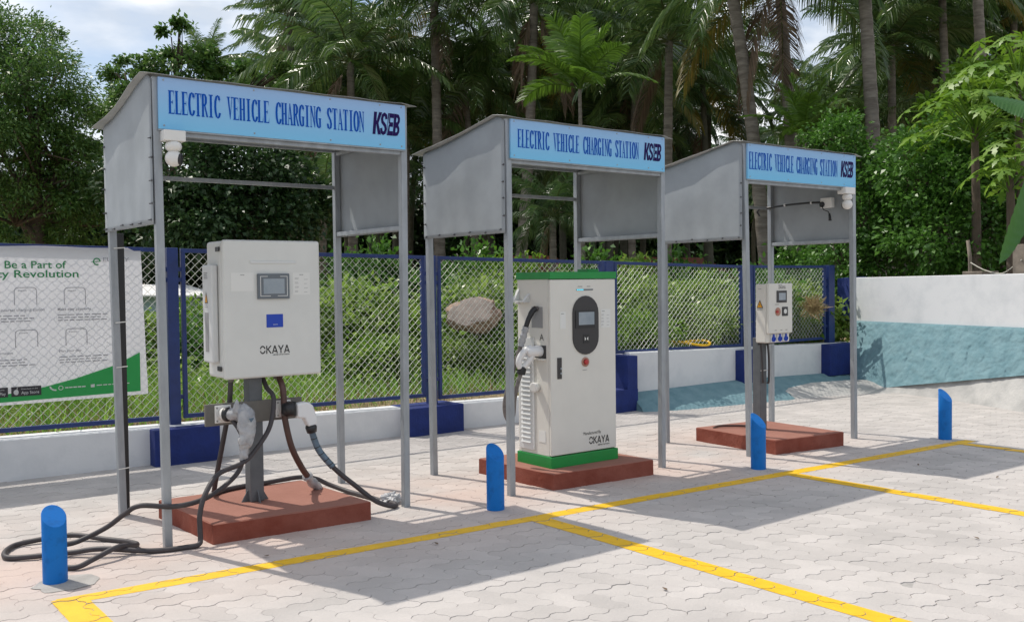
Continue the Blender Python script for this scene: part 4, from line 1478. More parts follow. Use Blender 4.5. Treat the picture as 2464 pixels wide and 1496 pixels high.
m = MB()
from mathutils import noise as _ns
bmm = bmesh.new()
bmesh.ops.create_icosphere(bmm, subdivisions=4, radius=0.075)
for v in bmm.verts:
    v.co *= 1 + 0.45 * _ns.noise(v.co * 28) + 0.25 * _ns.noise(v.co * 60)
    v.co.z = max(v.co.z * 0.62 + 0.03, 0.001)
    v.co += Vector((3.655, 6.37, 0.002))
me = bpy.data.meshes.new('plastic_bag')
bmm.to_mesh(me)
bmm.free()
me.materials.append(M['wrap'])
tag(obj('plastic_bag', me), 'crumpled clear plastic bag on the paving beside the hose bend', 'bag')

# ================================================================== MIDDLE CHARGER (floor standing)
c2 = thing('floor_charger', (5.36, 6.31, 0.132), 'tall white floor standing charger with green top and base', 'charger')
m = MB()
m.box(4.992, 5.735, 6.08, 6.54, 0.130, 0.224)
m.build('base', M['green'], c2, bevel=0.004)
m = MB()
m.box(5.004, 5.722, 6.12, 6.53, 0.2245, 1.679)
bd = m.build('cabinet', M['cabinet3'], c2, bevel=0.006)
m = MB()
m.box(5.002, 5.724, 6.09, 6.116, 0.232, 1.675)
dr = m.build('door', M['cabinet3'], c2, bevel=0.006)
m = MB()
m.box(4.994, 5.732, 6.082, 6.538, 1.680, 1.738)
cp = m.build('top_cap', M['green'], c2, bevel=0.004)
m = MB()
m.box(5.60, 5.73, 6.30, 6.44, 1.7385, 1.765)
m.build('antenna_box', M['green'], cp, bevel=0.006)
yf = 6.089
m = MB()
ov = []
for k in range(13): ov.append((5.38 + 0.143 * math.cos(R(15 * k)), 1.395 + 0.143 * math.sin(R(15 * k))))
for k in range(13): ov.append((5.38 - 0.143 * math.cos(R(15 * k)), 1.19 - 0.143 * math.sin(R(15 * k))))
m.prism([(x, yf + 0.001, z) for x, z in ov], (0, -0.010, 0))
op = m.build('control_panel', M['charcoal'], dr, bevel=0.002)
yo = yf - 0.0092
m = MB()
m.box(5.262, 5.475, yo - 0.0048, yo + 0.0005, 1.268, 1.418)
sf = m.build('screen_frame', M['black'], op)
m = MB()
m.box(5.296, 5.468, yo - 0.006, yo - 0.0049, 1.296, 1.402)
m.build('screen', M['screen'], sf)
m = MB()
m.box(5.345, 5.415, yo - 0.003, yo + 0.0005, 1.142, 1.218)
cr = m.build('card_reader', M['black'], op, bevel=0.002)
m = MB()
m.add([(5.361, yo - 0.0035, 1.163), (5.376, yo - 0.0035, 1.177), (5.361, yo - 0.0035, 1.197)], [(0, 1, 2)])
m.add([(5.399, yo - 0.0035, 1.163), (5.399, yo - 0.0035, 1.197), (5.384, yo - 0.0035, 1.180)], [(0, 1, 2)])
m.build('contactless_mark', M['label'], cr)
m = MB()
m.box(5.283, 5.467, yf - 0.003, yf + 0.0005, 1.583, 1.594)
ld = m.build('led_strip', M['bezel'], dr)
for k in range(4):
    q = MB()
    q.box(5.286 + 0.019 * k, 5.302 + 0.019 * k, yf - 0.0042, yf - 0.003, 1.584, 1.593)
    q.build('led', M['led'], ld)
m = MB()
dashes(m, (5.30, yf - 0.001, 1.612), (1, 0, 0), (0, 0, 1), 1, 0.05, 0.01, 0.007, 2)
dashes(m, (5.40, yf - 0.001, 1.612), (1, 0, 0), (0, 0, 1), 1, 0.05, 0.01, 0.007, 3)
dashes(m, (5.345, yf - 0.001, 0.915), (1, 0, 0), (0, 0, 1), 1, 0.06, 0.01, 0.006, 3)
m.build('fine_print', M['ink_grey'], dr)
m = MB()
m.lathe((5.375, yf, 0.985), [(0.040, 0), (0.040, 0.006), (0.028, 0.008), (0.026, 0.006)], 22, (0, -1, 0))
es = m.build('emergency_button', M['copper'], dr, smooth=True)
m = MB()
m.lathe((5.375, yf - 0.006, 0.985), [(0.022, 0), (0.022, 0.012), (0.016, 0.016)], 18, (0, -1, 0))
m.build('button_cap', M['redbutton'], es, smooth=True)
m = MB()
m.box(5.068, 5.116, yf - 0.005, yf + 0.0005, 0.860, 1.035)
hl = m.build('door_handle', M['charcoal'], dr, bevel=0.003)
for z in (0.905, 0.945):
    q = MB()
    q.lathe((5.104, yf - 0.005, z), [(0.009, 0), (0.009, 0.006), (0.005, 0.008)], 10, (0, -1, 0))
    q.build('lock', M['galv'], hl)
for x0_, x1_, z0_, z1_, n_ in ((5.103, 5.165, 1.27, 1.41, 1), (5.555, 5.665, 1.265, 1.42, 4)):
    m = MB()
    m.box(x0_, x1_, yf - 0.0012, yf + 0.0005, z0_, z1_)
    st = m.build('sticker', M['label'], dr)
    m = MB()
    dashes(m, (x0_ + 0.012, yf - 0.0018, z1_ - 0.02), (1, 0, 0), (0, 0, 1), 1, 0.04, 0.01, 0.007, 1)
    if n_ > 1:
        for k in range(4):
            dashes(m, (x0_ + 0.004, yf - 0.0018, z1_ - 0.045 - 0.028 * k), (1, 0, 0), (0, 0, 1), 2, 0.032, 0.008, 0.003, k)
            dashes(m, (x0_ + 0.066, yf - 0.0018, z1_ - 0.052 - 0.028 * k), (1, 0, 0), (0, 0, 1), 1, 0.032, 0.008, 0.003, k)
    m.build('fine_print', M['ink_grey'], st)
m = MB()
okaya(m, (5.410, 0.290), 0.232, 0.060, yf - 0.0012)
m.build('wordmark', M['ink'], dr)
m = MB()
put_text(m, 'Manufactured By', (5.348, yf - 0.0012, 0.372), (1, 0, 0), (0, 0, 1), 0.026, 0.195, 0.0)
m.build('lettering', M['ink'], dr)
m = MB()
put_text(m, 'NEVER STOP INDIA', (5.51, yf - 0.0012, 0.268), (1, 0, 0), (0, 0, 1), 0.012, 0.132, 0.01)
m.build('lettering', M['ink'], dr)
# left face
XL = 5.003
m = MB()
m.box(XL - 0.0015, XL + 0.001, 6.19, 6.335, 1.278, 1.452)
rc_ = m.build('cable_recess', M['ink_grey'], bd)
m = MB()
m.box(XL - 0.0015, XL + 0.001, 6.150, 6.305, 1.028, 1.135)
m.build('holster', M['charcoal'], bd)
m = MB()
m.box(XL - 0.035, XL + 0.001, 6.150, 6.305, 1.013, 1.0275)
m.build('holster_lip', M['cabinet3'], bd, bevel=0.003)
m = MB()
m.box(XL - 0.010, XL + 0.001, 6.305, 6.505, 0.255, 1.195)
gp = m.build('grille_door', M['cabinet2'], bd, bevel=0.004)
for k in range(21):
    z = 0.315 + 0.039 * k
    q = MB()
    q.prism([(XL - 0.0105, 6.345, z), (XL - 0.0105, 6.345, z + 0.022), (XL - 0.022, 6.345, z)], (0, 0.125, 0))
    q.build('louvre', M['cabinet2'], gp)
m = MB()
m.lathe((XL, 6.265, 0.788), [(0.038, 0), (0.042, 0.05), (0.040, 0.056), (0.03, 0.056)], 22, (-1, -0.1, 0))
m.build('dummy_cap', M['camwhite'], bd, smooth=True)
m = MB()
m.prism([(XL, 6.50, 1.60), (XL, 6.50, 1.47), (XL - 0.06, 6.50, 1.50)], (0, 0.03, 0))
m.prism([(XL, 6.36, 1.56), (XL, 6.36, 1.50), (XL - 0.06, 6.36, 1.50)], (0, 0.03, 0))
m.box(XL - 0.062, XL + 0.001, 6.36, 6.525, 1.488, 1.5005)
m.build('cable_hook', M['cabinet2'], bd)
m = MB()
put_text(m, 'A', (XL - 0.001, 6.232, 1.175), (0, -1, 0), (0, 0, 1), 0.055)
m.build('lettering', M['ink'], bd)
m = MB()
m.box(XL - 0.0015, XL + 0.0005, 6.165, 6.255, 0.335, 0.43)
m.build('rating_plate', M['label'], bd)

mc = thing('charging_cable', (4.86, 6.35, 0.9), 'charging cable with white gun plugged into the side of the floor charger', 'cable')
hp = smooth_path([(5.0, 6.25, 1.44), (4.965, 6.262, 1.43), (4.925, 6.275, 1.36), (4.90, 6.29, 1.27), (4.88, 6.32, 1.15), (4.85, 6.36, 1.0), (4.815, 6.41, 0.82), (4.80, 6.45, 0.66), (4.815, 6.46, 0.55), (4.835, 6.43, 0.50), (4.84, 6.39, 0.56), (4.83, 6.36, 0.68), (4.832, 6.325, 0.80), (4.850, 6.308, 0.88), (4.866, 6.302, 0.93)])
m = MB()
m.tube(hp, 0.0185, 10)
m.build('hose', M['hose_grey'], mc, smooth=True)
m = MB()
m.tube(smooth_path([(4.985, 6.254, 1.44), (4.955, 6.265, 1.415), (4.922, 6.276, 1.352), (4.905, 6.288, 1.29)], 5), [0.024] * 8 + [0.021] * 8, 12)
m.build('strain_relief', M['black'], mc, smooth=True)
m = MB()
r_ = random.Random(9)
cp = smooth_path([(4.905, 6.288, 1.29), (4.89, 6.305, 1.21), (4.875, 6.325, 1.13)], 6)
m.tube(cp, [0.028 + r_.uniform(-.005, .006) for _ in cp], 10)
m.build('plastic_wrap', M['wrap'], mc, smooth=True)
# gun: nose into the holster, grip ring, tail
m = MB()
m.tube(smooth_path([(5.012, 6.225, 1.085), (4.965, 6.232, 1.090), (4.915, 6.245, 1.088), (4.885, 6.255, 1.08)], 4), [0.046, 0.046, 0.046, 0.046, 0.046, 0.045, 0.044, 0.044, 0.043, 0.042, 0.04, 0.038, 0.034], 16)
m.tube(smooth_path([(4.925, 6.242, 1.118), (4.875, 6.262, 1.095), (4.838, 6.285, 1.04), (4.835, 6.297, 0.985), (4.862, 6.302, 0.945)], 5), [0.027] * 21, 12)
m.tube(smooth_path([(4.935, 6.24, 1.06), (4.915, 6.255, 1.02), (4.895, 6.275, 0.985), (4.870, 6.298, 0.945)], 5), [0.026] * 16, 12)
gn = m.build('gun', M['gunwhite'], mc, smooth=True)
m = MB()
m.lathe((4.866, 6.302, 0.935), [(0.036, 0.028), (0.039, 0.0), (0.034, -0.035), (0.026, -0.04)], 12, (0.2, -0.05, 1))
m.build('clamp', M['black'], gn)

# ================================================================== RIGHT CHARGER (small box on a post)
c3 = thing('box_charger', (7.93, 6.28, 0.14), 'small white box charger with three blue sockets on a grey post', 'charger')
m = MB()
m.box(7.885, 7.985, 6.27, 6.37, 0.139, 1.07)
m.build('pedestal_post', M['grey_dark'], c3, bevel=0.006)
m = MB()
m.box(7.83, 8.10, 6.262, 6.2695, 1.0, 1.55)
m.build('back_plate', M['grey_dark'], c3)
m = MB()
m.box(7.80, 8.178, 6.135, 6.2615, 1.026, 1.612)
bd = m.build('cabinet', M['cabinet3'], c3, bevel=0.012, seg=3)
yf = 6.10
m = MB()
m.box(7.803, 8.182, yf, 6.1335, 1.118, 1.618)
dr = m.build('front_cover', M['cabinet3'], c3, bevel=0.010, seg=3)
m = MB()
m.box(7.925, 8.085, yf - 0.006, yf + 0.0005, 1.425, 1.545)
sf = m.build('screen_frame', M['charcoal'], dr, bevel=0.003)
m = MB()
m.box(7.957, 8.063, yf - 0.0072, yf - 0.0061, 1.45, 1.522)
m.build('screen', M['screen'], sf)
m = MB()
m.lathe((7.945, yf, 1.335), [(0.042, 0), (0.042, 0.004), (0.036, 0.006)], 22, (0, -1, 0))
eb = m.build('emergency_button', M['copper'], dr)
m = MB()
m.lathe((7.925, yf - 0.006, 1.335), [(0.014, 0), (0.014, 0.012)], 14, (0, -1, 0))
m.build('button_cap', M['redbutton'], eb)
m = MB()
m.box(8.01, 8.10, yf - 0.008, yf + 0.0005, 1.29, 1.382)
cr = m.build('card_reader', M['charcoal'], dr, bevel=0.008)
m = MB()
m.lathe((8.055, yf - 0.008, 1.337), [(0.024, 0), (0.024, 0.0015), (0.012, 0.002), (0.011, 0.0005)], 18, (0, -1, 0))
m.build('reader_ring', M['label'], cr)
m = MB()
okaya(m, (7.955, 1.562), 0.115, 0.030, yf - 0.0012)
m.build('wordmark', M['ink'], dr)
m = MB()
dashes(m, (7.955, yf - 0.0012, 1.600), (1, 0, 0), (0, 0, 1), 1, 0.075, 0.01, 0.004, 1)
m.build('fine_print', M['ink'], dr)
m = MB()
dashes(m, (7.90, yf - 0.0012, 1.405), (1, 0, 0), (0, 0, 1), 1, 0.08, 0.01, 0.005, 1)
m.build('fine_print', M['ink'], dr)
for x in (7.895, 7.985, 8.065):
    m = MB()
    dashes(m, (x, yf - 0.0012, 1.148), (1, 0, 0), (0, 0, 1), 1, 0.04, 0.01, 0.005, 1)
    m.build('socket_label', M['ink'], dr)
for x in (7.905, 8.005, 8.10):
    m = MB()
    m.box(x - 0.04, x + 0.04, 6.124, 6.1345, 1.030, 1.110)
    so = m.build('socket', M['cabinet2'], c3, bevel=0.004)
    m = MB()
    m.lathe((x, 6.124, 1.062), [(0.028, 0), (0.026, 0.012), (0.017, 0.014), (0.015, 0.006)], 18, (0, -1, -0.15))
    m.prism([(x - 0.012, 6.116, 1.088), (x + 0.016, 6.116, 1.088), (x + 0.008, 6.116, 1.112), (x - 0.006, 6.116, 1.112)], (0, 0.007, 0))
    m.build('socket_flap', M['brightblue'], so, smooth=False)
m = MB()
m.prism([(7.7985, 6.165, 1.375), (7.7985, 6.245, 1.375), (7.7985, 6.205, 1.455)], (-0.0008, 0, 0))
ws = m.build('warning_sign', M['ink'], bd)
m = MB()
m.add([(7.7972, 6.176, 1.381), (7.7972, 6.234, 1.381), (7.7972, 6.205, 1.440)], [(0, 2, 1)])
wf = m.build('warning_face', M['orange'], ws)
m = MB()
m.add([(7.7966, 6.210, 1.428), (7.7966, 6.199, 1.405), (7.7966, 6.206, 1.405), (7.7966, 6.202, 1.387), (7.7966, 6.212, 1.410), (7.7966, 6.205, 1.410)], [(0, 1, 2, 5), (2, 3, 4, 5)])
m.build('bolt_symbol', M['ink'], wf)
m = MB()
dashes(m, (7.7985, 6.24, 1.365), (0, -1, 0), (0, 0, 1), 2, 0.075, 0.012, 0.006, 2)
dashes(m, (7.7985, 6.225, 1.560), (0, -1, 0), (0, 0, 1), 1, 0.04, 0.012, 0.006, 2)
m.build('fine_print', M['ink_grey'], bd)
m = MB()
for dx, zz in ((0, 0), (0.03, -0.05)):
    m.tube(smooth_path([(7.86 + dx * 3.6, 6.245, 1.03), (7.868 + dx * 3.6, 6.235, 0.85), (7.88 + dx * 3.2, 6.238, 0.68 + zz), (7.90 + dx * 2.2, 6.25, 0.62)], 5), 0.011, 8)
m.build('supply_cable', M['hose'], c3, smooth=True)
m = MB()
m.bar((7.878, 6.258, 0.74), (7.992, 6.258, 0.74), 0.006, 0.008)
m.build('cable_tie', M['label'], c3)
m = MB()
m.tube(smooth_path([(7.62, 6.66, 0.141), (7.68, 6.64, 0.158), (7.80, 6.55, 0.16), (7.885, 6.46, 0.158), (7.93, 6.39, 0.15)], 5), 0.013, 8)
tag(m.build('cable_stub', M['hose_brown'], smooth=True), 'short brown cable lying across the farthest plinth', 'cable')


# ================================================================== BOLLARDS
def bollard_mesh():
    m = MB()
    n, r, H, cut = 40, 0.065, 0.425, 0.9
    vs = []
    for ring, (rr, lo) in enumerate(((r, True), (r, False), (r - 0.003, False), (0, False))):
        for k in range(n):
            a = 2 * math.pi * k / n
            x, y = rr * math.cos(a), rr * math.sin(a)
            zt = H - 0.055 + cut * y * 0.9
            vs.append((x, y, 0.0 if lo else (zt - (0.002 if ring == 1 else 0))))
    fs = [(i * n + k, i * n + (k + 1) % n, (i + 1) * n + (k + 1) % n, (i + 1) * n + k) for i in range(2) for k in range(n)]
    fs.append(tuple(range(2 * n, 3 * n)))
    vs = vs[:3 * n]
    m.add(vs, fs)
    return m


b0 = bollard_mesh().build('bollard', M['blue'])
b0.data.polygons.foreach_set('use_smooth', [len(p.vertices) == 4 for p in b0.data.polygons])
BL = [((1.203, 5.875, 0), 'blue slant cut bollard inside the cable loop at bottom left'), ((4.146, 5.70, 0), 'blue slant cut bollard left of the middle charger plinth'),
      ((6.815, 5.445, 0), 'blue slant cut bollard in front of the small box charger'), ((9.52, 5.225, 0), 'lone blue slant cut bollard at the far right of the bays')]
for i, (p, lab) in enumerate(BL):
    b = b0 if i == 0 else b0.copy()
    if i: col.objects.link(b)
    b.location = p
    b.rotation_euler.z = R((3, -6, 4, -4)[i])
    b.scale.z = (1.01, 1.13, 1.15, 1.22)[i]
    tag(b, lab, 'bollard', 'blue bollards along the bay line')
# rough cement collar where the first bollard was set
m = MB()
ring = [(1.25 + 0.17 * (1 + 0.25 * _ns.noise(Vector((math.cos(a) * 2, math.sin(a) * 2, 1)))) * math.cos(a), 5.80 + 0.15 * (1 + 0.3 * _ns.noise(Vector((math.cos(a) * 2, math.sin(a) * 2, 5)))) * math.sin(a), 0.0035) for a in [2 * math.pi * k / 28 for k in range(28)]]
m.add(ring, [tuple(range(28))])
tag(m.build('cement_patch', M['mortar']), kind='structure')


# ================================================================== VEGETATION
def leaf_arrays(P, D, U, ln, wd, fold=0.18):
    """diamond leaves: positions, directions, up vectors (n,3)"""
    n = len(P)
    D = D / np.linalg.norm(D, axis=1, keepdims=True)
    S = np.cross(D, U)
    S /= np.maximum(np.linalg.norm(S, axis=1, keepdims=True), 1e-6)
    Nn = np.cross(S, D)
    ln = np.asarray(ln).reshape(-1, 1)
    wd = np.asarray(wd).reshape(-1, 1)
    a = P
    b = P + D * ln * 0.45 + S * wd * 0.5 + Nn * wd * fold
    c = P + D * ln - Nn * ln * 0.12
    d = P + D * ln * 0.45 - S * wd * 0.5 + Nn * wd * fold
    V = np.stack([a, b, c, d], 1).reshape(-1, 3)
    F = np.arange(4 * n)
    return V, F


def cloud(blobs, n, size, seed, clumps=40, sig=0.16, aspect=0.5, droop=0.3, shell=0.45):
    """leaves gathered in clumps through a few ellipsoids; blobs: (centre, radii)"""
    rs = np.random.RandomState(seed)
    vol = np.array([(r[0] * r[1] * r[2]) ** 0.67 for c, r in blobs])
    vol /= vol.sum()
    P, OUT, cen = [], [], []
    for (c, r), f in zip(blobs, vol):
        c, r = np.array(c, float), np.array(r, float)
        k = max(6, int(clumps * f))
        d = rs.normal(size=(k, 3))
        d /= np.linalg.norm(d, axis=1, keepdims=True)
        rad = rs.uniform(shell, 1.0, size=(k, 1)) ** 0.6
        cc = c + d * rad * r
        wts = rs.uniform(0.4, 1.6, k)
        m_ = int(n * f)
        idx = rs.choice(k, m_, p=wts / wts.sum())
        s = sig * r.mean() * rs.uniform(0.6, 1.5, (k, 1))[idx]
        q = rs.normal(size=(m_, 3)) * s * np.array([1.15, 1.15, 0.75])
        P.append(cc[idx] + q)
        OUT.append(d[idx] * 0.6 + q / np.maximum(np.linalg.norm(q, axis=1, keepdims=True), 1e-6) * 0.8)
        cen += [tuple(x) for x in cc]
    P = np.concatenate(P)
    OUT = np.concatenate(OUT)
    m_ = len(P)
    D = OUT + rs.normal(size=(m_, 3)) * 0.6
    D[:, 2] -= droop
    U = rs.normal(size=(m_, 3)) * 0.55 + np.array([0, 0, 1.0])
    ln = size * rs.uniform(0.6, 1.4, m_)
    V, F = leaf_arrays(P, D, U, ln, ln * aspect * rs.uniform(0.8, 1.2, m_))
    return V, F, cen


def tree_mesh(trunk_h, blobs, cen, r0, seed, lean=(0, 0)):
    r_ = random.Random(seed)
    m = MB()
    tp = [Vector((lean[0] * t * t + 0.06 * math.sin(t * 5 + seed), lean[1] * t * t, trunk_h * t - 0.15)) for t in [k / 8 for k in range(9)]]
    m.tube(tp, [r0 * (1.25 - 0.5 * k / 8 + (0.35 if k == 0 else 0)) for k in range(9)], 10)
    for c, rr in blobs:
        c = Vector(c)
        b0_ = tp[r_.choice((5, 6, 7, 8))]
        mid = b0_.lerp(c, 0.5) + Vector((r_.uniform(-.3, .3), r_.uniform(-.3, .3), 0.1)) * max(rr) * 0.4
        m.tube(smooth_path([b0_, mid, c], 4), [r0 * 0.5 * (1 - 0.09 * k) for k in range(9)], 7)
        near = [Vector(q) for q in cen if (Vector(q) - c).length < max(rr) * 1.3]
        for q in r_.sample(near, min(len(near), 9)):
            m.tube([c.lerp(b0_, 0.25), c.lerp(q, 0.45) + Vector((0, 0, -0.05)), q], [r0 * 0.20, r0 * 0.12, r0 * 0.05], 5)
    return m


def tree(name, loc, trunk_h, blobs, n, size, leafmat, seed, label, cat, group=None, r0=0.16, trunk=True, tname='trunk', cname='crown', **kw):
    t = thing(name, loc, label, cat, group, local=True)
    V, F, cen = cloud(blobs, n, size, seed, **kw)
    obj(cname, raw_mesh(cname, V, F, 4, leafmat), t)
    if trunk:
        m = tree_mesh(trunk_h, blobs, cen, r0, seed)
        o = m.build(tname, M['bark2'], t, smooth=True)
    return t


# ---- coconut palms
def frond(rs, L_, az, el, droop, sag, width=0.85, nl=62, mats=None):
    """one feather frond from the origin; returns verts (quads) and rachis path"""
    seg = 14
    pts = [np.zeros(3)]
    e = el
    dirs = []
    tw = rs.uniform(-0.25, 0.25)
    for k in range(seg):
        t = (k + 0.5) / seg
        e = el - droop * t ** 1.25
        a = az + tw * t * t
        d = np.array([math.cos(e) * math.cos(a), math.cos(e) * math.sin(a), math.sin(e)])
        dirs.append(d)
        pts.append(pts[-1] + d * L_ / seg)
    pts = np.array(pts)
    dirs = np.array(dirs + [dirs[-1]])
    quads = []
    roll = rs.uniform(-0.45, 0.45)
    for side in (-1, 1):
        t = np.linspace(0.16, 0.99, nl) + rs.uniform(-0.006, 0.006, nl)
        t = np.clip(t, 0, 0.999)
        i = (t * seg).astype(int)
        fr = (t * seg - i)[:, None]
        base = pts[i] * (1 - fr) + pts[i + 1] * fr
        tg = dirs[i] * (1 - fr) + dirs[np.minimum(i + 1, seg)] * fr
        up = np.array([0, 0, 1.0])
        sd_ = np.cross(tg, up)
        sd_ /= np.maximum(np.linalg.norm(sd_, axis=1, keepdims=True), 1e-6)
        nn = np.cross(sd_, tg)
        sd2 = sd_ * math.cos(roll) + nn * math.sin(roll)
        ln = width * (0.38 + 0.62 * np.sin(np.pi * np.clip(t * 0.80 + 0.14, 0, 1))) * rs.uniform(0.85, 1.12, nl)
        fwd = (0.45 + 0.9 * t ** 2)[:, None]
        D1 = sd2 * side + tg * fwd + nn * 0.25 - up * sag * 0.35 * rs.uniform(0.6, 1.4, (nl, 1))
        D1 /= np.linalg.norm(D1, axis=1, keepdims=True)
        D2 = D1 - up * sag * rs.uniform(0.7, 1.5, (nl, 1))
        D2 /= np.linalg.norm(D2, axis=1, keepdims=True)
        wv = tg * 0.5 + nn * rs.uniform(-0.3, 0.9, (nl, 1))
        wv /= np.linalg.norm(wv, axis=1, keepdims=True)
        w0 = 0.043 * rs.uniform(0.8, 1.2, (nl, 1))
        L1 = ln[:, None]
        a0, a1 = base - wv * w0 * 0.4, base + wv * w0 * 0.4
        m0 = base + D1 * L1 * 0.5
        b0_, b1_ = m0 - wv * w0 * 0.55, m0 + wv * w0 * 0.55
        tip = m0 + D2 * L1 * 0.5
        c0, c1 = tip - wv * w0 * 0.12, tip + wv * w0 * 0.12
        quads.append(np.stack([a0, a1, b1_, b0_, c1, c0], 1))     # 6 verts / leaflet
    return np.concatenate(quads), pts


def palm_crown(seed, nf=26, L_=3.7, mats=None, dead=1, yellow=1, up=False, sag=0.95, hang=False):
    """mesh of a whole crown; material slots: leaflet, yellow, dry, rachis"""
    rs = np.random.RandomState(seed)
    V, F, MI = [], [], []
    base = 0
    for k in range(nf):
        u = (k + 0.5) / nf
        az = k * 2.399963 + rs.uniform(-0.25, 0.25)
        if up:
            el = R(86 - 62 * u) + rs.uniform(-0.08, 0.08)
            droop = 0.35 + 0.9 * u
        else:
            el = R(82 - 102 * u) + rs.uniform(-0.14, 0.14)
            droop = 0.75 + 0.5 * rs.uniform(0.2, 1.4)
        mi = 0
        l = L_ * rs.uniform(0.85, 1.1)
        sg = sag
        if not up and k >= nf - dead:
            mi, el, droop, sg = 2, R(-62) + rs.uniform(-0.2, 0.15), 0.45, 1.2
            l *= 0.85
        elif not up and k >= nf - dead - yellow:
            mi, el, droop = 1, R(-22) + rs.uniform(-0.2, 0.2), 1.0
        q, pts = frond(rs, l, az, el, droop, sg, width=0.265 * L_ if not up else 0.26 * L_)
        n = len(q)
        V.append(q.reshape(-1, 3))
        ix = base + np.arange(n) * 6
        F.append(np.stack([ix, ix + 1, ix + 2, ix + 3, ix + 3, ix + 2, ix + 4, ix + 5], 1).ravel())
        MI.append(np.full(2 * n, mi))
        base += 6 * n
        # rachis: flat three sided strip
        s_ = len(pts)
        t = np.linspace(0, 1, s_)[:, None]
        tg = np.gradient(pts, axis=0)
        sd_ = np.cross(tg, [0, 0, 1.0])
        sd_ /= np.maximum(np.linalg.norm(sd_, axis=1, keepdims=True), 1e-6)
        w_ = 0.045 * (1 - 0.85 * t)
        A, B, C = pts - sd_ * w_, pts + sd_ * w_, pts - np.array([0, 0, 1.0]) * w_ * 0.9
        V.append(np.concatenate([A, B, C]))
        fl = []
        for i in range(s_ - 1):
            for p, q_ in ((0, s_), (s_, 2 * s_), (2 * s_, 0)):
                fl += [base + p + i, base + q_ + i, base + q_ + i + 1, base + p + i + 1]
        F.append(np.array(fl))
        MI.append(np.full(len(fl) // 4, 3))
        base += 3 * s_
    return raw_mesh('crown', np.concatenate(V), np.concatenate(F), 4, mats or [M['palm'], M['palm_yellow'], M['palm_dead'], M['rachis']], np.concatenate(MI))


CROWNS = [palm_crown(11, dead=0), palm_crown(12, nf=25, L_=3.9, dead=1, yellow=0), palm_crown(13, nf=26, L_=3.6, dead=1, yellow=1, sag=1.0), palm_crown(14, nf=26, L_=4.1, dead=3, yellow=1, sag=0.9),
          palm_crown(15, nf=26, L_=3.6, dead=0, yellow=1, sag=0.55)]
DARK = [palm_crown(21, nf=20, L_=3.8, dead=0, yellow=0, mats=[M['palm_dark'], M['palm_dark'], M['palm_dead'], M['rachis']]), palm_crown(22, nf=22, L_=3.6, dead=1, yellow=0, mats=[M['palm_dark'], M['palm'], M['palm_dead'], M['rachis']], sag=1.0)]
YOUNG = palm_crown(31, nf=13, L_=2.1, up=True, sag=0.35, mats=[M['palm_bright'], M['palm_bright'], M['palm_dead'], M['palm_bright']])
YOUNG2 = palm_crown(33, nf=14, L_=3.0, up=True, sag=0.5, mats=[M['palm'], M['palm_yellow'], M['palm_dead'], M['rachis']])


def palm(crown_px, base_px, dist, cmesh, rot, label, group, r0=0.15, sc=1.0, bend=0.0, name='coconut_palm', tilt=0.0):
    top = at(crown_px[0], crown_px[1], dist)
    b = at(base_px, 620, dist)
    b.z = 0.35
    t = thing(name, b, label, 'palm tree', group)
    side = CR * bend
    n = 14
    pts = []
    for k in range(n + 1):
        u = k / n
        p = b.lerp(top, u) + side * math.sin(math.pi * u)
        p.z = b.z + (top.z - b.z) * u
        pts.append(p)
    rad = []
    m = MB()
    fine = smooth_path(pts, 4)
    nf = len(fine)
    for k in range(nf):
        u = k / (nf - 1)
        rr = r0 * (1.0 - 0.35 * u) + r0 * 0.7 * max(0, 1 - u * 9) ** 2
        rad.append(rr * (1.05 if k % 2 else 0.97))
    m.tube(fine, rad, 10)
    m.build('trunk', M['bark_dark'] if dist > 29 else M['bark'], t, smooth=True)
    c = obj('crown', cmesh, t, loc=top - b)
    c.rotation_euler = (tilt, tilt * 0.5, rot)
    sc *= 0.78 if dist < 36 else 0.92
    c.scale = (sc, sc, sc)
    return t


PG = 'coconut palms in the grove'
palm((700, 25), 690, 30, CROWNS[2], 0.4, 'coconut palm with drooping crown at the left end of the grove against the sky', PG, sc=0.62)
palm((843, 148), 850, 27, CROWNS[1], 2.0, 'large coconut palm with wide crown rising behind the nearest sign', PG, sc=1.05)
palm((1045, 5), 1060, 27, CROWNS[2], 1.1, 'tall coconut palm with dark trunk between the first and second shelters', PG, r0=0.17)
palm((1285, 10), 1235, 26, CROWNS[3], 4.2, 'coconut palm with rusty hanging skirt above the left of the middle shelter', PG, r0=0.17, bend=0.1)
palm((1420, 10), 1425, 30, CROWNS[0], 3.0, 'tall coconut palm directly behind the bright young palm', PG)
palm((1610, 100), 1600, 24, CROWNS[1], 0.9, 'broad crowned coconut palm above the right end of the middle shelter', PG, sc=1.0)
palm((1700, -340), 1856, 21, CROWNS[1], 3.3, 'coconut palm with leaning bare trunk left of the farthest sign', PG, r0=0.165, bend=0.2)
palm((1872, -60), 1915, 21, CROWNS[3], 5.5, 'coconut palm with long hanging fronds right of the leaning trunk', PG, r0=0.16, bend=0.1)
palm((2058, -340), 2122, 20, CROWNS[2], 0.2, 'coconut palm with straight grey trunk above the right of the farthest sign', PG, r0=0.165, bend=0.05)
palm((2145, 110), 2150, 27, CROWNS[4], 2.6, 'full crowned coconut palm just right of the straight grey trunk', PG, sc=0.95)
palm((2265, -60), 2295, 26, CROWNS[0], 1.7, 'coconut palm with thin dark trunk above the dense green shrubs', PG, r0=0.14)
palm((2340, -270), 2392, 24, CROWNS[1], 5.0, 'coconut palm with pale trunk at the upper right behind the papaya', PG, r0=0.16)
palm((2440, 40), 2420, 29, CROWNS[2], 2.2, 'coconut palm at the top right corner of the grove', PG)
palm((497, 165), 505, 34, YOUNG2, 0.3, 'short palm with upright fronds left of the grove behind the nearest roof', PG, sc=0.68)
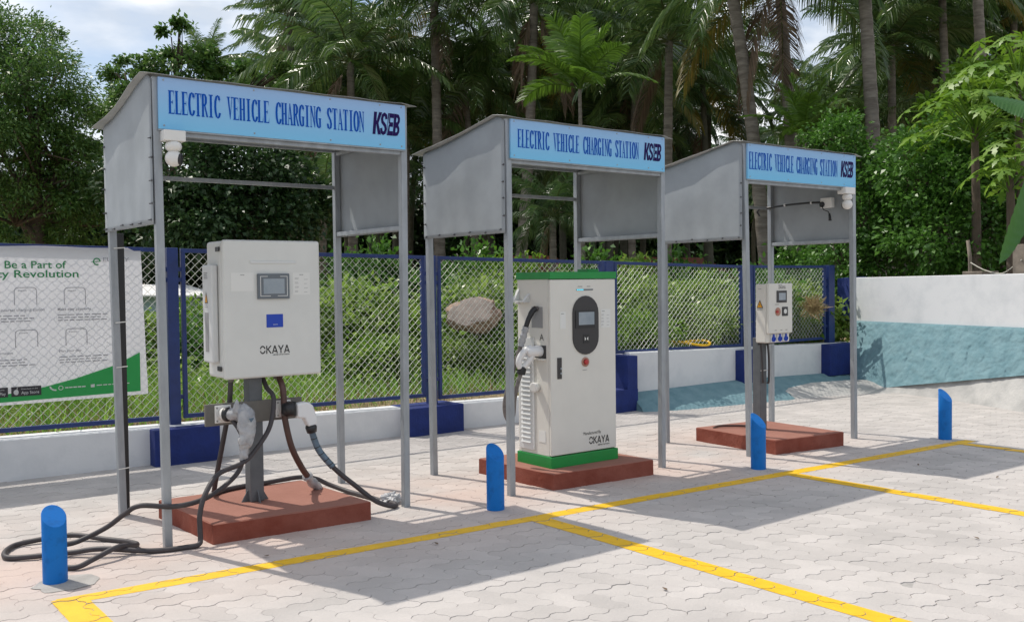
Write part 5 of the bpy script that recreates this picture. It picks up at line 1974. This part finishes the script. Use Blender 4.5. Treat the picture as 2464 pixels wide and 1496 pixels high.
palm((780, 470), 770, 24, CROWNS[1], 1.2, 'low coconut palm with arching pale fronds under the nearest roof', PG, sc=0.62, r0=0.11)
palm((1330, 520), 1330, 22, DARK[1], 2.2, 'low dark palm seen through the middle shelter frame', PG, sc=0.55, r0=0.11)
palm((1175, 230), 1185, 33, CROWNS[0], 0.7, 'coconut palm crown filling the gap above the left edge of the middle roof', PG)
palm((1500, 240), 1500, 34, CROWNS[2], 5.1, 'coconut palm behind the middle sign with slim hidden trunk', PG)
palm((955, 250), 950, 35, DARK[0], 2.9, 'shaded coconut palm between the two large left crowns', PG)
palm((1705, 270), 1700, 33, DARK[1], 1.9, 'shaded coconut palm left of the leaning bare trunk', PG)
palm((2005, 310), 2000, 33, CROWNS[4], 4.0, 'coconut palm behind the farthest sign with hanging fronds', PG)
palm((610, 240), 600, 37, CROWNS[0], 0.1, 'distant coconut palm between the short palm and the first tall crown', PG, sc=0.62)
palm((1395, 215), 1405, 21, YOUNG, 0.5, 'bright yellow green young palm above the middle sign', None, r0=0.06, name='young_palm')
palm((1935, 330), 1935, 20, YOUNG, 2.1, 'young bright palm with yellow stalk above the farthest sign', None, r0=0.06, sc=0.75, name='young_palm')
for k_, (x, y, d_, c_k, r_k) in enumerate(((760, 60, 33, 4, 1.3), (905, 200, 31, 0, 2.4), (1115, 190, 29, 2, 0.2), (1240, 170, 32, 1, 3.6), (1345, 120, 31, 4, 5.2), (1475, 70, 30, 0, 1.9), (1530, 190, 29, 2, 4.4),
                                             (1690, 190, 30, 4, 2.7), (2050, 330, 28, 1, 0.8), (2215, 60, 29, 2, 3.1), (2330, 60, 31, 0, 5.7), (2405, 150, 32, 4, 1.0), (2210, 220, 30, 1, 2.2), (980, 330, 29, 2, 5.0), (1430, 330, 30, 4, 0.6), (800, 300, 30, 1, 4.0))):
    palm((x, y), x + 12 * ((k_ * 7) % 5 - 2), d_, CROWNS[c_k], r_k, 'slim coconut palm among the sunlit middle rows of the grove', 'coconut palms in the middle rows of the grove', r0=0.13, sc=1.05, bend=0.15 * ((k_ % 3) - 1))
rp_ = random.Random(77)
BG = 'coconut palms in the shadowy back rows of the grove'
back = []
for k in range(42):
    x = 690 + k * 43 + rp_.uniform(-30, 30)
    back.append((x, (rp_.uniform(170, 260), rp_.uniform(240, 340), rp_.uniform(320, 450))[k % 3], rp_.uniform(36, 50)))
for k, (x, y, d_) in enumerate([q for q in back if not (1720 < q[0] < 2010 and q[1] < 400) and not (1150 < q[0] < 1230 and q[1] < 260)]):
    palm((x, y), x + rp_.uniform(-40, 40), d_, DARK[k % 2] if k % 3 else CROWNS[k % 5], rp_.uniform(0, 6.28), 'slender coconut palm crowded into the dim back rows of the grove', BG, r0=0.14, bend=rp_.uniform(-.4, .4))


# ---- broadleaf trees and shrubs
def gp_(x, y, d): return at(x, y, d)


def ground_at(x, dist):
    p = at(x, 640, dist)
    p.z = soil_z(p.x, p.y) - 0.05
    return p


def rel_blobs(base, L_):
    """blobs given as (px, py, dist, radii) -> relative to the tree base"""
    return [(tuple(at(x, y, d) - base), r) for x, y, d, r in L_]


b = ground_at(90, 23)
tree('tamarind_tree', b, 3.2, rel_blobs(b, [(20, 150, 23, (1.5, 1.5, 1.2)), (95, 225, 22.5, (1.25, 1.3, 1.2)), (150, 340, 22.5, (1.05, 1.2, 1.0)), (-10, 330, 22, (1.7, 1.5, 1.5)), (100, 430, 22.5, (1.7, 1.3, 1.3)), (195, 440, 23, (0.8, 0.9, 1.0)), (20, 520, 22.5, (1.6, 1.2, 0.9)), (60, 110, 24, (1.0, 1, .7)), (-130, 200, 23, (1.8, 1.8, 2.2)), (190, 540, 23, (0.9, 0.9, 0.6))]),
     62000, 0.105, M['leaf_a'], 5, 'big dark feathery leaved tree filling the left edge', 'tree', clumps=420, sig=0.12, aspect=0.36, r0=0.24)
b = ground_at(400, 27)
tree('broadleaf_tree', b, 4.5, rel_blobs(b, [(300, 175, 27, (0.75, 0.8, 0.45)), (345, 210, 27, (0.8, 0.8, 0.6)), (430, 95, 27, (0.65, 0.6, 0.5)), (440, 170, 27, (1.0, 0.9, 0.7)), (390, 270, 27, (1.5, 1.2, 0.9)), (270, 330, 27, (0.9, 0.9, 0.8)), (560, 230, 28, (0.9, 0.9, 0.9)), (640, 190, 28, (0.8, 0.8, 0.8))]),
     17000, 0.13, M['leaf_a'], 6, 'small leaved tree poking above the nearest shelter roof', 'tree', clumps=110, sig=0.15, aspect=0.6, r0=0.14)
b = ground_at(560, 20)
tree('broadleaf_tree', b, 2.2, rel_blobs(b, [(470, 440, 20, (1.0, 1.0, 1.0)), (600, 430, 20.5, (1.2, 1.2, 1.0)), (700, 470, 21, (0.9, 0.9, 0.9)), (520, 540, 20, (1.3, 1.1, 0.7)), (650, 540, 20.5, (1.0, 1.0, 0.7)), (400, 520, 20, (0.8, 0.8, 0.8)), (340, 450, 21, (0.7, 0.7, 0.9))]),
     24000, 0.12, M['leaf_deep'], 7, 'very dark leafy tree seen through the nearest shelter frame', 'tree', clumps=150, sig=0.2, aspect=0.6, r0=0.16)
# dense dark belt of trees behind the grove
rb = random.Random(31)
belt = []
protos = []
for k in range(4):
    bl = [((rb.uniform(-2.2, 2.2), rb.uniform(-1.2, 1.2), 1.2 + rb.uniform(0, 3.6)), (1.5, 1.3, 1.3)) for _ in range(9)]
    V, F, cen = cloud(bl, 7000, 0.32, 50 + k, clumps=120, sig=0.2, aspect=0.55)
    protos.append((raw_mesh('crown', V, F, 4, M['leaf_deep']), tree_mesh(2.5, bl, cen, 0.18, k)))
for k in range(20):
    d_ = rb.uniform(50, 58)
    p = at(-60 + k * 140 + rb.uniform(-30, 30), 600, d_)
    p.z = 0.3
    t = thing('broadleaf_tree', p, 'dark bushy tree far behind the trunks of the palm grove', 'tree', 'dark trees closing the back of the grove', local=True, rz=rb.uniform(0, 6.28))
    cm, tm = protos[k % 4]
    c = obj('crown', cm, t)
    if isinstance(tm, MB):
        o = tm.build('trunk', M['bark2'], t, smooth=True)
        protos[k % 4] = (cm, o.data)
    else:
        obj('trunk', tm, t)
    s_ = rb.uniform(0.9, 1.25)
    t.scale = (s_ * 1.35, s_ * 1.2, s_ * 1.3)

# weeds and shrubs behind the fence
SH = []
for k, (lm, sz, n, asp) in enumerate(((M['leaf_w'], 0.075, 5200, 0.55), (M['leaf_w'], 0.10, 4200, 0.6), (M['leaf_c'], 0.085, 4200, 0.55), (M['leaf_b'], 0.085, 5200, 0.6))):
    bl = [((rb.uniform(-.55, .55), rb.uniform(-.4, .4), rb.uniform(0.2, 0.75)), (0.42, 0.40, 0.36)) for _ in range(7)]
    V, F, cen = cloud(bl, n, sz, 70 + k, clumps=90, sig=0.22, aspect=asp, droop=0.1, shell=0.2)
    cm = raw_mesh('foliage', V, F, 4, lm)
    m = MB()
    r_ = random.Random(k)
    for _ in range(9):
        q = cen[r_.randrange(len(cen))]
        m.tube([(0.1 * r_.uniform(-1, 1), 0.1 * r_.uniform(-1, 1), -0.1), (q[0] * .5, q[1] * .5, q[2] * .5), q], [0.012, 0.009, 0.004], 5)
    SH.append([cm, m])


def shrub(px, dist, kind, sc, label, name='shrub', rz=0, dz=0.0, group=None):
    p = ground_at(px, dist)
    p.z += dz
    t = thing(name, p, label, 'shrub', group, rz=rz, local=True)
    cm, sm = SH[kind]
    obj('foliage', cm, t)
    if isinstance(sm, MB):
        SH[kind][1] = sm.build('stems', M['bark2'], t, smooth=True).data
    else:
        obj('stems', sm, t)
    t.scale = sc if isinstance(sc, tuple) else (sc, sc, sc)
    return t


WG = 'weedy shrubs just behind the chain link fence'
shrub(470, 14.5, 2, (0.9, 0.9, 1.05), 'bright green shrub topping the fence left of the wall charger', rz=1)
lab = 'weedy green shrub growing against the back of the chain link fence'
for k, (x, d_, kd, sc) in enumerate(((-40, 12.6, 3, 1.0), (60, 13.2, 0, 1.1), (190, 12.8, 3, 1.0), (330, 13.5, 0, 0.9), (500, 12.8, 3, 0.8), (600, 13.6, 0, 1.1), (800, 13.4, 0, 1.25), (880, 13.9, 1, 1.4), (960, 13.4, 2, 1.0), (1050, 14.6, 1, 1.25), (1170, 15.2, 0, 1.3), (1250, 14.2, 2, 0.9),
                                     (1330, 14.6, 0, 1.2), (1420, 14.8, 1, 1.2), (1530, 14.6, 0, 1.15), (1600, 15.4, 2, 1.2), (1690, 15.0, 0, 1.1), (1760, 15.4, 3, 1.2), (1850, 15.6, 0, 1.1), (1930, 16.2, 1, 1.1), (1560, 13.6, 2, 0.75), (1720, 14.2, 0, 0.75), (850, 12.4, 2, 0.7), (940, 12.6, 0, 0.65), (1110, 13.0, 0, 0.62), (1220, 13.0, 2, 0.6))):
    shrub(x, d_, kd, sc, lab, group=WG, rz=k * 1.7)
HG = 'leafy hedge bushes showing above the fence line'
for k, (x, d_, kd, sc) in enumerate(((860, 18.5, 3, (1.3, 1.2, 1.45)), (930, 19.0, 3, (1.2, 1.2, 1.5)), (1100, 18.5, 3, (1.4, 1.2, 1.5)), (1180, 18.0, 2, (1.1, 1, 1.45)), (1440, 19.0, 3, (1.3, 1.2, 1.4)), (1520, 19.0, 1, (1.3, 1.2, 1.45)), (1660, 19.5, 3, (1.4, 1.2, 1.45)), (1740, 19.0, 2, (1.1, 1.2, 1.3)), (1880, 19.0, 3, (1.3, 1.2, 1.5)), (1960, 19.0, 3, (1.4, 1.2, 1.7)))):
    shrub(x, d_, kd, sc, 'leafy hedge bush standing a few metres behind the fence', group=HG, rz=k * 2.1)

# grass and weeds at the fence foot
rs = np.random.RandomState(12)
def blades(n, x0, x1, y0, y1, h0, h1, wd):
    x = rs.uniform(x0, x1, n)
    y = WALL_Y(x) + rs.uniform(0, 1, n) ** 0.9 * (y1 - y0) + y0
    z = 0.27 + np.clip(y - WALL_Y(x) - 0.12, 0, 9) * 0.045 + np.where(x > 8.6, 0.28 * np.clip((x - 8.6) / 0.8, 0, 1), 0) - 0.02
    P = np.stack([x, y, z], 1)
    D = rs.normal(size=(n, 3)) * 0.45
    D[:, 2] = 1.0
    U = rs.normal(size=(n, 3))
    ln = rs.uniform(h0, h1, n)
    return leaf_arrays(P, D, U, ln, np.full(n, wd), 0.05)
V, F = blades(26000, -1.5, 13.5, 0.35, 4.5, 0.12, 0.42, 0.016)
tag(obj('grass', raw_mesh('grass', V, F, 4, M['grass'])), 'green grass growing behind the fence', 'grass', kind='stuff')
V, F = blades(9000, -1.5, 13.5, 0.3, 2.2, 0.06, 0.26, 0.012)
tag(obj('dry_grass', raw_mesh('dry_grass', V, F, 4, M['straw'])), 'dry brown grass at the foot of the fence', 'grass', kind='stuff')
nn_ = 30000
x = rs.uniform(-2, 14, nn_)
y = WALL_Y(x) + rs.uniform(1.0, 8.5, nn_)
P = np.stack([x, y, 0.27 + (y - WALL_Y(x)) * 0.045 + np.where(x > 8.6, .28, 0) + rs.uniform(0, 0.55, nn_) * (0.4 + 0.6 * np.sin(x * 1.7 + y) ** 2)], 1)
D = rs.normal(size=(nn_, 3)); D[:, 2] = np.abs(D[:, 2]) * 0.5
V, F = leaf_arrays(P, D, rs.normal(size=(nn_, 3)) * .5 + np.array([0, 0, 1.0]), rs.uniform(.05, .12, nn_), rs.uniform(.03, .06, nn_))
tag(obj('ground_cover', raw_mesh('ground_cover', V, F, 4, M['leaf_w'])), 'low leafy weeds covering the bank', 'weeds', kind='stuff')

# right hand shrubs: dense small leaved masses
def big_shrub(px, dist, L_, n, size, lm, seed, label, **kw):
    b = ground_at(px, dist)
    tree('tall_shrub', b, 1.2, rel_blobs(b, L_), n, size, lm, seed, label, 'shrub', r0=0.07, tname='stem', cname='foliage', **kw)


big_shrub(2080, 17, [(2010, 360, 17, (0.55, 0.6, 0.6)), (2080, 420, 17, (0.8, 0.7, 0.7)), (2070, 540, 16.8, (0.8, 0.7, 0.8)), (2150, 500, 17.2, (0.7, .7, .9)), (2010, 620, 16.5, (0.55, .5, .6)), (2000, 330, 17.5, (.4, .4, .4)), (2130, 620, 16.6, (.7, .6, .6))], 17000, 0.078, M['leaf_b'], 8,
          'dense small leaved shrub right behind the farthest shelter', clumps=220, sig=0.16, aspect=0.6)
big_shrub(2400, 17.5, [(2290, 300, 17.5, (.6, .6, .6)), (2370, 250, 17.5, (.7, .7, .7)), (2440, 330, 17.2, (.8, .7, .8)), (2330, 400, 17.2, (.7, .6, .7)), (2450, 450, 17, (.7, .6, .7)), (2250, 440, 17.4, (.5, .5, .5)), (2470, 220, 17.6, (.6, .6, .6))], 15000, 0.12, M['leaf_c'], 14,
          'bright green leafy mass behind the papaya at the right edge', clumps=170, sig=0.18, aspect=0.6)
big_shrub(2260, 15.5, [(2200, 400, 15.6, (0.6, .6, .6)), (2260, 470, 15.5, (.7, .6, .7)), (2230, 590, 15.2, (.7, .6, .6)), (2330, 560, 15.2, (.6, .6, .6)), (2390, 500, 15.6, (.6, .6, .8)), (2330, 420, 16, (.6, .6, .6)), (2440, 590, 15.4, (.6, .5, .6)), (2300, 350, 16, (.5, .5, .45))], 17000, 0.085, M['leaf_b'], 9,
          'dense dark green shrub above the white side wall', clumps=220, sig=0.17, aspect=0.6)


# papaya with big lobed leaves
def lobed_leaf(mb, c, d, up, size, rnd):
    d = Vector(d).normalized()
    s = d.cross(Vector(up)).normalized()
    n = s.cross(d)
    for k in range(7):
        a = R(-150 + 50 * k)
        dd = (d * math.cos(a) + s * math.sin(a))
        ln = size * (1.0 - 0.33 * abs(a) / R(150)) * rnd.uniform(.85, 1.1)
        pp = dd.cross(n)
        P = []
        for u, w_ in ((0, .02), (.35, .10), (.45, .22), (.52, .10), (.68, .16), (.78, .07), (1, .0)):
            P.append((u, w_))
        left = [Vector(c) + dd * ln * u + pp * ln * w_ - n * (0.25 * ln * u * u) for u, w_ in P]
        right = [Vector(c) + dd * ln * u - pp * ln * w_ - n * (0.25 * ln * u * u) for u, w_ in P[:-1]]
        vs = left + right
        fs = []
        for i in range(len(P) - 2):
            fs.append((i, i + 1, len(P) + i + 1, len(P) + i))
        fs.append((len(P) - 2, len(P) - 1, len(P) + len(P) - 2))
        mb.add(vs, fs)


def papaya(px, py, dist, n, label, seed, spread):
    b = ground_at(px, dist)
    t = thing('papaya_tree', b, label, 'papaya tree', None)
    top = at(px, py, dist)
    m = MB()
    m.tube(smooth_path([b + Vector((0, 0, -0.1)), b.lerp(top, .5) + Vector((.06, 0, 0)), top], 6), [0.09 - 0.0035 * k for k in range(13)], 9)
    m.build('trunk', M['bark2'], t, smooth=True)
    r_ = random.Random(seed)
    lf, pe = MB(), MB()
    for k in range(n):
        a = k * 2.4 + r_.uniform(-.3, .3)
        el = R(75 - 95 * k / n)
        l = spread * r_.uniform(.6, 1.1)
        e = top + Vector((math.cos(a) * math.cos(el), math.sin(a) * math.cos(el), math.sin(el) * .8)) * l + Vector((0, 0, -.05 * k / n))
        pe.tube([top + Vector((0, 0, -0.3 * k / n)), top.lerp(e, .6) + Vector((0, 0, .08)), e], [0.014, .011, .008], 5)
        dr_ = Vector((math.cos(a), math.sin(a), -0.55 + r_.uniform(-.3, .3)))
        lobed_leaf(lf, e, dr_, (r_.uniform(-.3, .3), r_.uniform(-.3, .3), 1), r_.uniform(.22, .36), r_)
    lf.build('leaves', M['leaf_c'], t)
    pe.build('leaf_stalks', M['leaf_c'], t)
    return t, top


pa, ptop = papaya(2345, 300, 14.6, 48, 'bright green papaya tree with lobed leaves above the side wall', 3, 1.0)
m = MB()
m.lathe(at(2420, 245, 14.2), [(0.01, .06), (.045, .03), (.05, 0), (.035, -.05), (.005, -.07)], 12)
m.build('fruit', M['fruit'], pa, smooth=True)
papaya(2450, 190, 15.0, 30, 'papaya tree leaning in from the right edge at the top', 6, 0.9)
papaya(2430, 420, 13.6, 18, 'low papaya with pale leaves beside the banana leaf', 9, 0.6)


# banana plant at the right edge
def banana_leaf(mb, path, wd, side, nseg=60):
    P = smooth_path(path, nseg // (len(path) - 1) + 1)
    k = len(P)
    vs = []
    for i, p in enumerate(P):
        u = i / (k - 1)
        t = (P[min(i + 1, k - 1)] - P[max(i - 1, 0)]).normalized()
        s = (Vector(side) - t * Vector(side).dot(t)).normalized()
        n = s.cross(t)
        w_ = wd * (math.sin(math.pi * (0.06 + 0.92 * u) ** 0.8)) ** 0.6 * (0.97 + 0.03 * math.sin(i * 2.3))
        for q, b_ in ((-1, .22), (-.5, .05), (0, 0), (.5, .05), (1, .22)):
            vs.append(p + s * w_ * q - n * w_ * b_ + n * 0.007 * math.sin(i * 2.2) * abs(q) + t * 0.0 - t * wd * 0.25 * abs(q))
    mb.add(vs, [(i * 5 + j, (i + 1) * 5 + j, (i + 1) * 5 + j + 1, i * 5 + j + 1) for i in range(k - 1) for j in range(4)])


bb = at(2560, 640, 12.6)
bb.z = 0.9
bt = thing('banana_plant', bb, 'banana plant with a big drooping leaf at the right edge', 'banana plant')
m = MB()
ctop = at(2545, 330, 12.6)
m.tube([bb, bb.lerp(ctop, .5), ctop], [0.13, .11, .08], 12)
m.build('stem', M['leaf_c'], bt, smooth=True)
for pth, wd in (([ctop, at(2520, 380, 12.3), at(2462, 500, 12.1), at(2404, 636, 12.0)], 0.27), ([ctop, at(2500, 270, 12.7), at(2440, 250, 12.9), at(2375, 232, 13.1)], 0.22),
                ([ctop, at(2600, 250, 12.6), at(2680, 260, 12.4), at(2740, 360, 12.2)], 0.26), ([ctop, at(2560, 200, 12.8), at(2580, 120, 13), at(2600, 60, 13.2)], 0.24)):
    m = MB()
    banana_leaf(m, pth, wd, (CR * 0.75 + CU * 0.5 + CF * .35))
    m.build('leaf', M['banana'], bt, smooth=True)

# stake with rope and rough post behind the side wall
stp = at(2338, 660, 14.2)
m = MB()
m.tube([stp + Vector((0, 0, -1.0)), at(2334, 620, 14.2), at(2329, 578, 14.2)], [0.030, .028, .026], 8)
tag(m.build('stake', M['wood'], smooth=True), 'thin wooden stake with a tied rope above the side wall', 'stake')
pp = at(2458, 660, 13.0)
m = MB()
m.box(pp.x - .08, pp.x + .25, pp.y - .08, pp.y + .08, pp.z - 1.2, at(2458, 588, 13.0).z)
tag(m.build('gate_post', M['wood'], bevel=0.006), 'weathered square post at the right edge above the side wall', 'post')
m = MB()
m.tube(smooth_path([at(2336, 632, 14.17), at(2370, 650, 13.9), at(2410, 658, 13.5), at(2440, 640, 13.2), at(2458, 625, 12.9)], 6), 0.009, 6)
tag(m.build('rope', M['rope'], smooth=True), 'slack pale rope strung from the stake to the square post', 'rope')
m = MB()
q = at(2325, 655, 14.0)
m.box(q.x - .02, q.x + .45, q.y - .25, q.y + .05, q.z - .12, q.z + .012)
tag(m.build('plank', M['wood'], bevel=0.01), 'old plank lying on top of the white side wall', 'plank')

# boulder and hut behind the fence, houses beyond
bmm = bmesh.new()
bmesh.ops.create_icosphere(bmm, subdivisions=4, radius=1)
for v in bmm.verts:
    n = v.co.normalized()
    q = Vector((n.x * 0.36, n.y * 0.36, n.z * 0.23))
    q += n * (0.06 * _ns.noise(n * 1.7) + 0.03 * _ns.noise(n * 5) + 0.012 * _ns.noise(n * 14))
    pl_ = q.dot(Vector((-0.62, -0.45, 0.64)))
    if pl_ > 0.16: q -= Vector((-0.62, -0.45, 0.64)) * (pl_ - 0.16) * 0.93
    v.co = q
me = bpy.data.meshes.new('boulder')
bmm.to_mesh(me)
bmm.free()
me.materials.append(M['stone'])
me.materials.append(M['pale_stone'])
for p in me.polygons:
    if p.normal.dot(Vector((-0.62, -0.45, 0.64))) > 0.93: p.material_index = 1
o = obj('boulder', me, loc=at(1140, 757, 12.9))
o.rotation_euler.z = 0.1
tag(o, 'brown boulder with a pale flat face seen through the fence', 'boulder')
ht = at(420, 745, 17.5)
hut = thing('hut', (ht.x, ht.y, 0.5), 'low pale blue hut with a white sheet roof behind the fence', 'hut')
m = MB()
m.box(ht.x - 1.0, ht.x + 0.5, ht.y, ht.y + 1.5, 0.3, at(420, 712, 17.5).z)
m.build('wall', M['hutblue'], hut)
m = MB()
zz = at(420, 712, 17.5).z
m.prism([(ht.x - 1.1, ht.y - .3, zz + 0.01), (ht.x + .75, ht.y - .35, zz - .03), (ht.x + .75, ht.y + 1.6, zz + .18), (ht.x - 1.1, ht.y + 1.6, zz + .2)], (0, 0, 0.03))
m.build('roof', M['hutwhite'], hut)
for px_, dist, w_, hz, lab in ((1700, 33, 1.6, 1.75, 'red tiled house glimpsed under the farthest shelter panel'), (1345, 36, 0.9, 1.95, 'small orange roofed house glimpsed through the middle shelter')):
    h0 = at(px_, 600, dist)
    hs = thing('house', (h0.x, h0.y, 0.3), lab, 'house')
    m = MB()
    m.box(h0.x - w_, h0.x + w_, h0.y, h0.y + 3.5, 0.2, hz - 0.3)
    m.build('wall', M['hutwhite'], hs)
    m = MB()
    m.prism([(h0.x - w_ - .3, h0.y - .5, hz - .35), (h0.x - w_ - .3, h0.y + 4, hz - .35), (h0.x - w_ - .3, h0.y + 1.75, hz + 0.75)], (2 * w_ + .6, 0, 0))
    m.build('roof', M['rooftile'], hs)
# straw tuft by the far fence post
p = at(1958, 738, 14.6)
rs = np.random.RandomState(5)
n = 260
D = rs.normal(size=(n, 3)); D[:, 2] += 0.2
V, F = leaf_arrays(np.tile(np.array([[0, 0, 0.0]]), (n, 1)) + rs.normal(size=(n, 3)) * .05, D, rs.normal(size=(n, 3)), rs.uniform(.10, .24, n), np.full(n, .018))
tag(obj('dry_palm_clump', raw_mesh('dry_palm_clump', V, F, 4, M['straw']), loc=p), 'dry straw coloured clump behind the last fence panel', 'dry plant')

# yellow hose lying in the weeds and a few dry leaves on the paving
yc = at(1650, 828, 13.6)
m = MB()
yp = [yc + CR * (0.34 * math.cos(a)) + CF * (0.22 * math.sin(a)) + Vector((0, 0, 0.03 * math.sin(a * 2) + 0.02)) for a in [R(-150 + 300 * k / 10) for k in range(11)]]
m.tube(smooth_path(yp, 5), 0.016, 8)
tag(m.build('yellow_hose', M['paint'], smooth=True), 'loop of yellow hose lying in the weeds behind the shorter fence panel', 'hose')
rl = random.Random(3)
first = None
for k, (x, y) in enumerate(((2350, 1297), (1755, 1012), (2120, 1010), (2300, 985), (1420, 1205), (2210, 1120), (2400, 1150), (640, 1340), (1050, 1310), (1600, 1420))):
    q = at(x, y, 1) - Vector((0, 0, CAM_H))
    p = Vector((0, 0, CAM_H)) + q * (CAM_H / -q.z)
    if first is None:
        m = MB()
        m.add([(-.02, 0, .004), (-.006, -.010, .010), (.012, -.007, .008), (.024, 0, .012), (.012, .008, .014), (-.006, .010, .008)], [(0, 1, 2, 3, 4, 5)])
        lf_ = m.build('dry_leaf', M['palm_dead'])
        first = lf_
    else:
        lf_ = first.copy()
        col.objects.link(lf_)
    lf_.location = p + Vector((0, 0, 0.003))
    lf_.rotation_euler.z = rl.uniform(0, 6.28)
    tag(lf_, 'tiny dry brown leaf lying on the pale paving', 'leaf', 'dry leaves scattered on the paving')
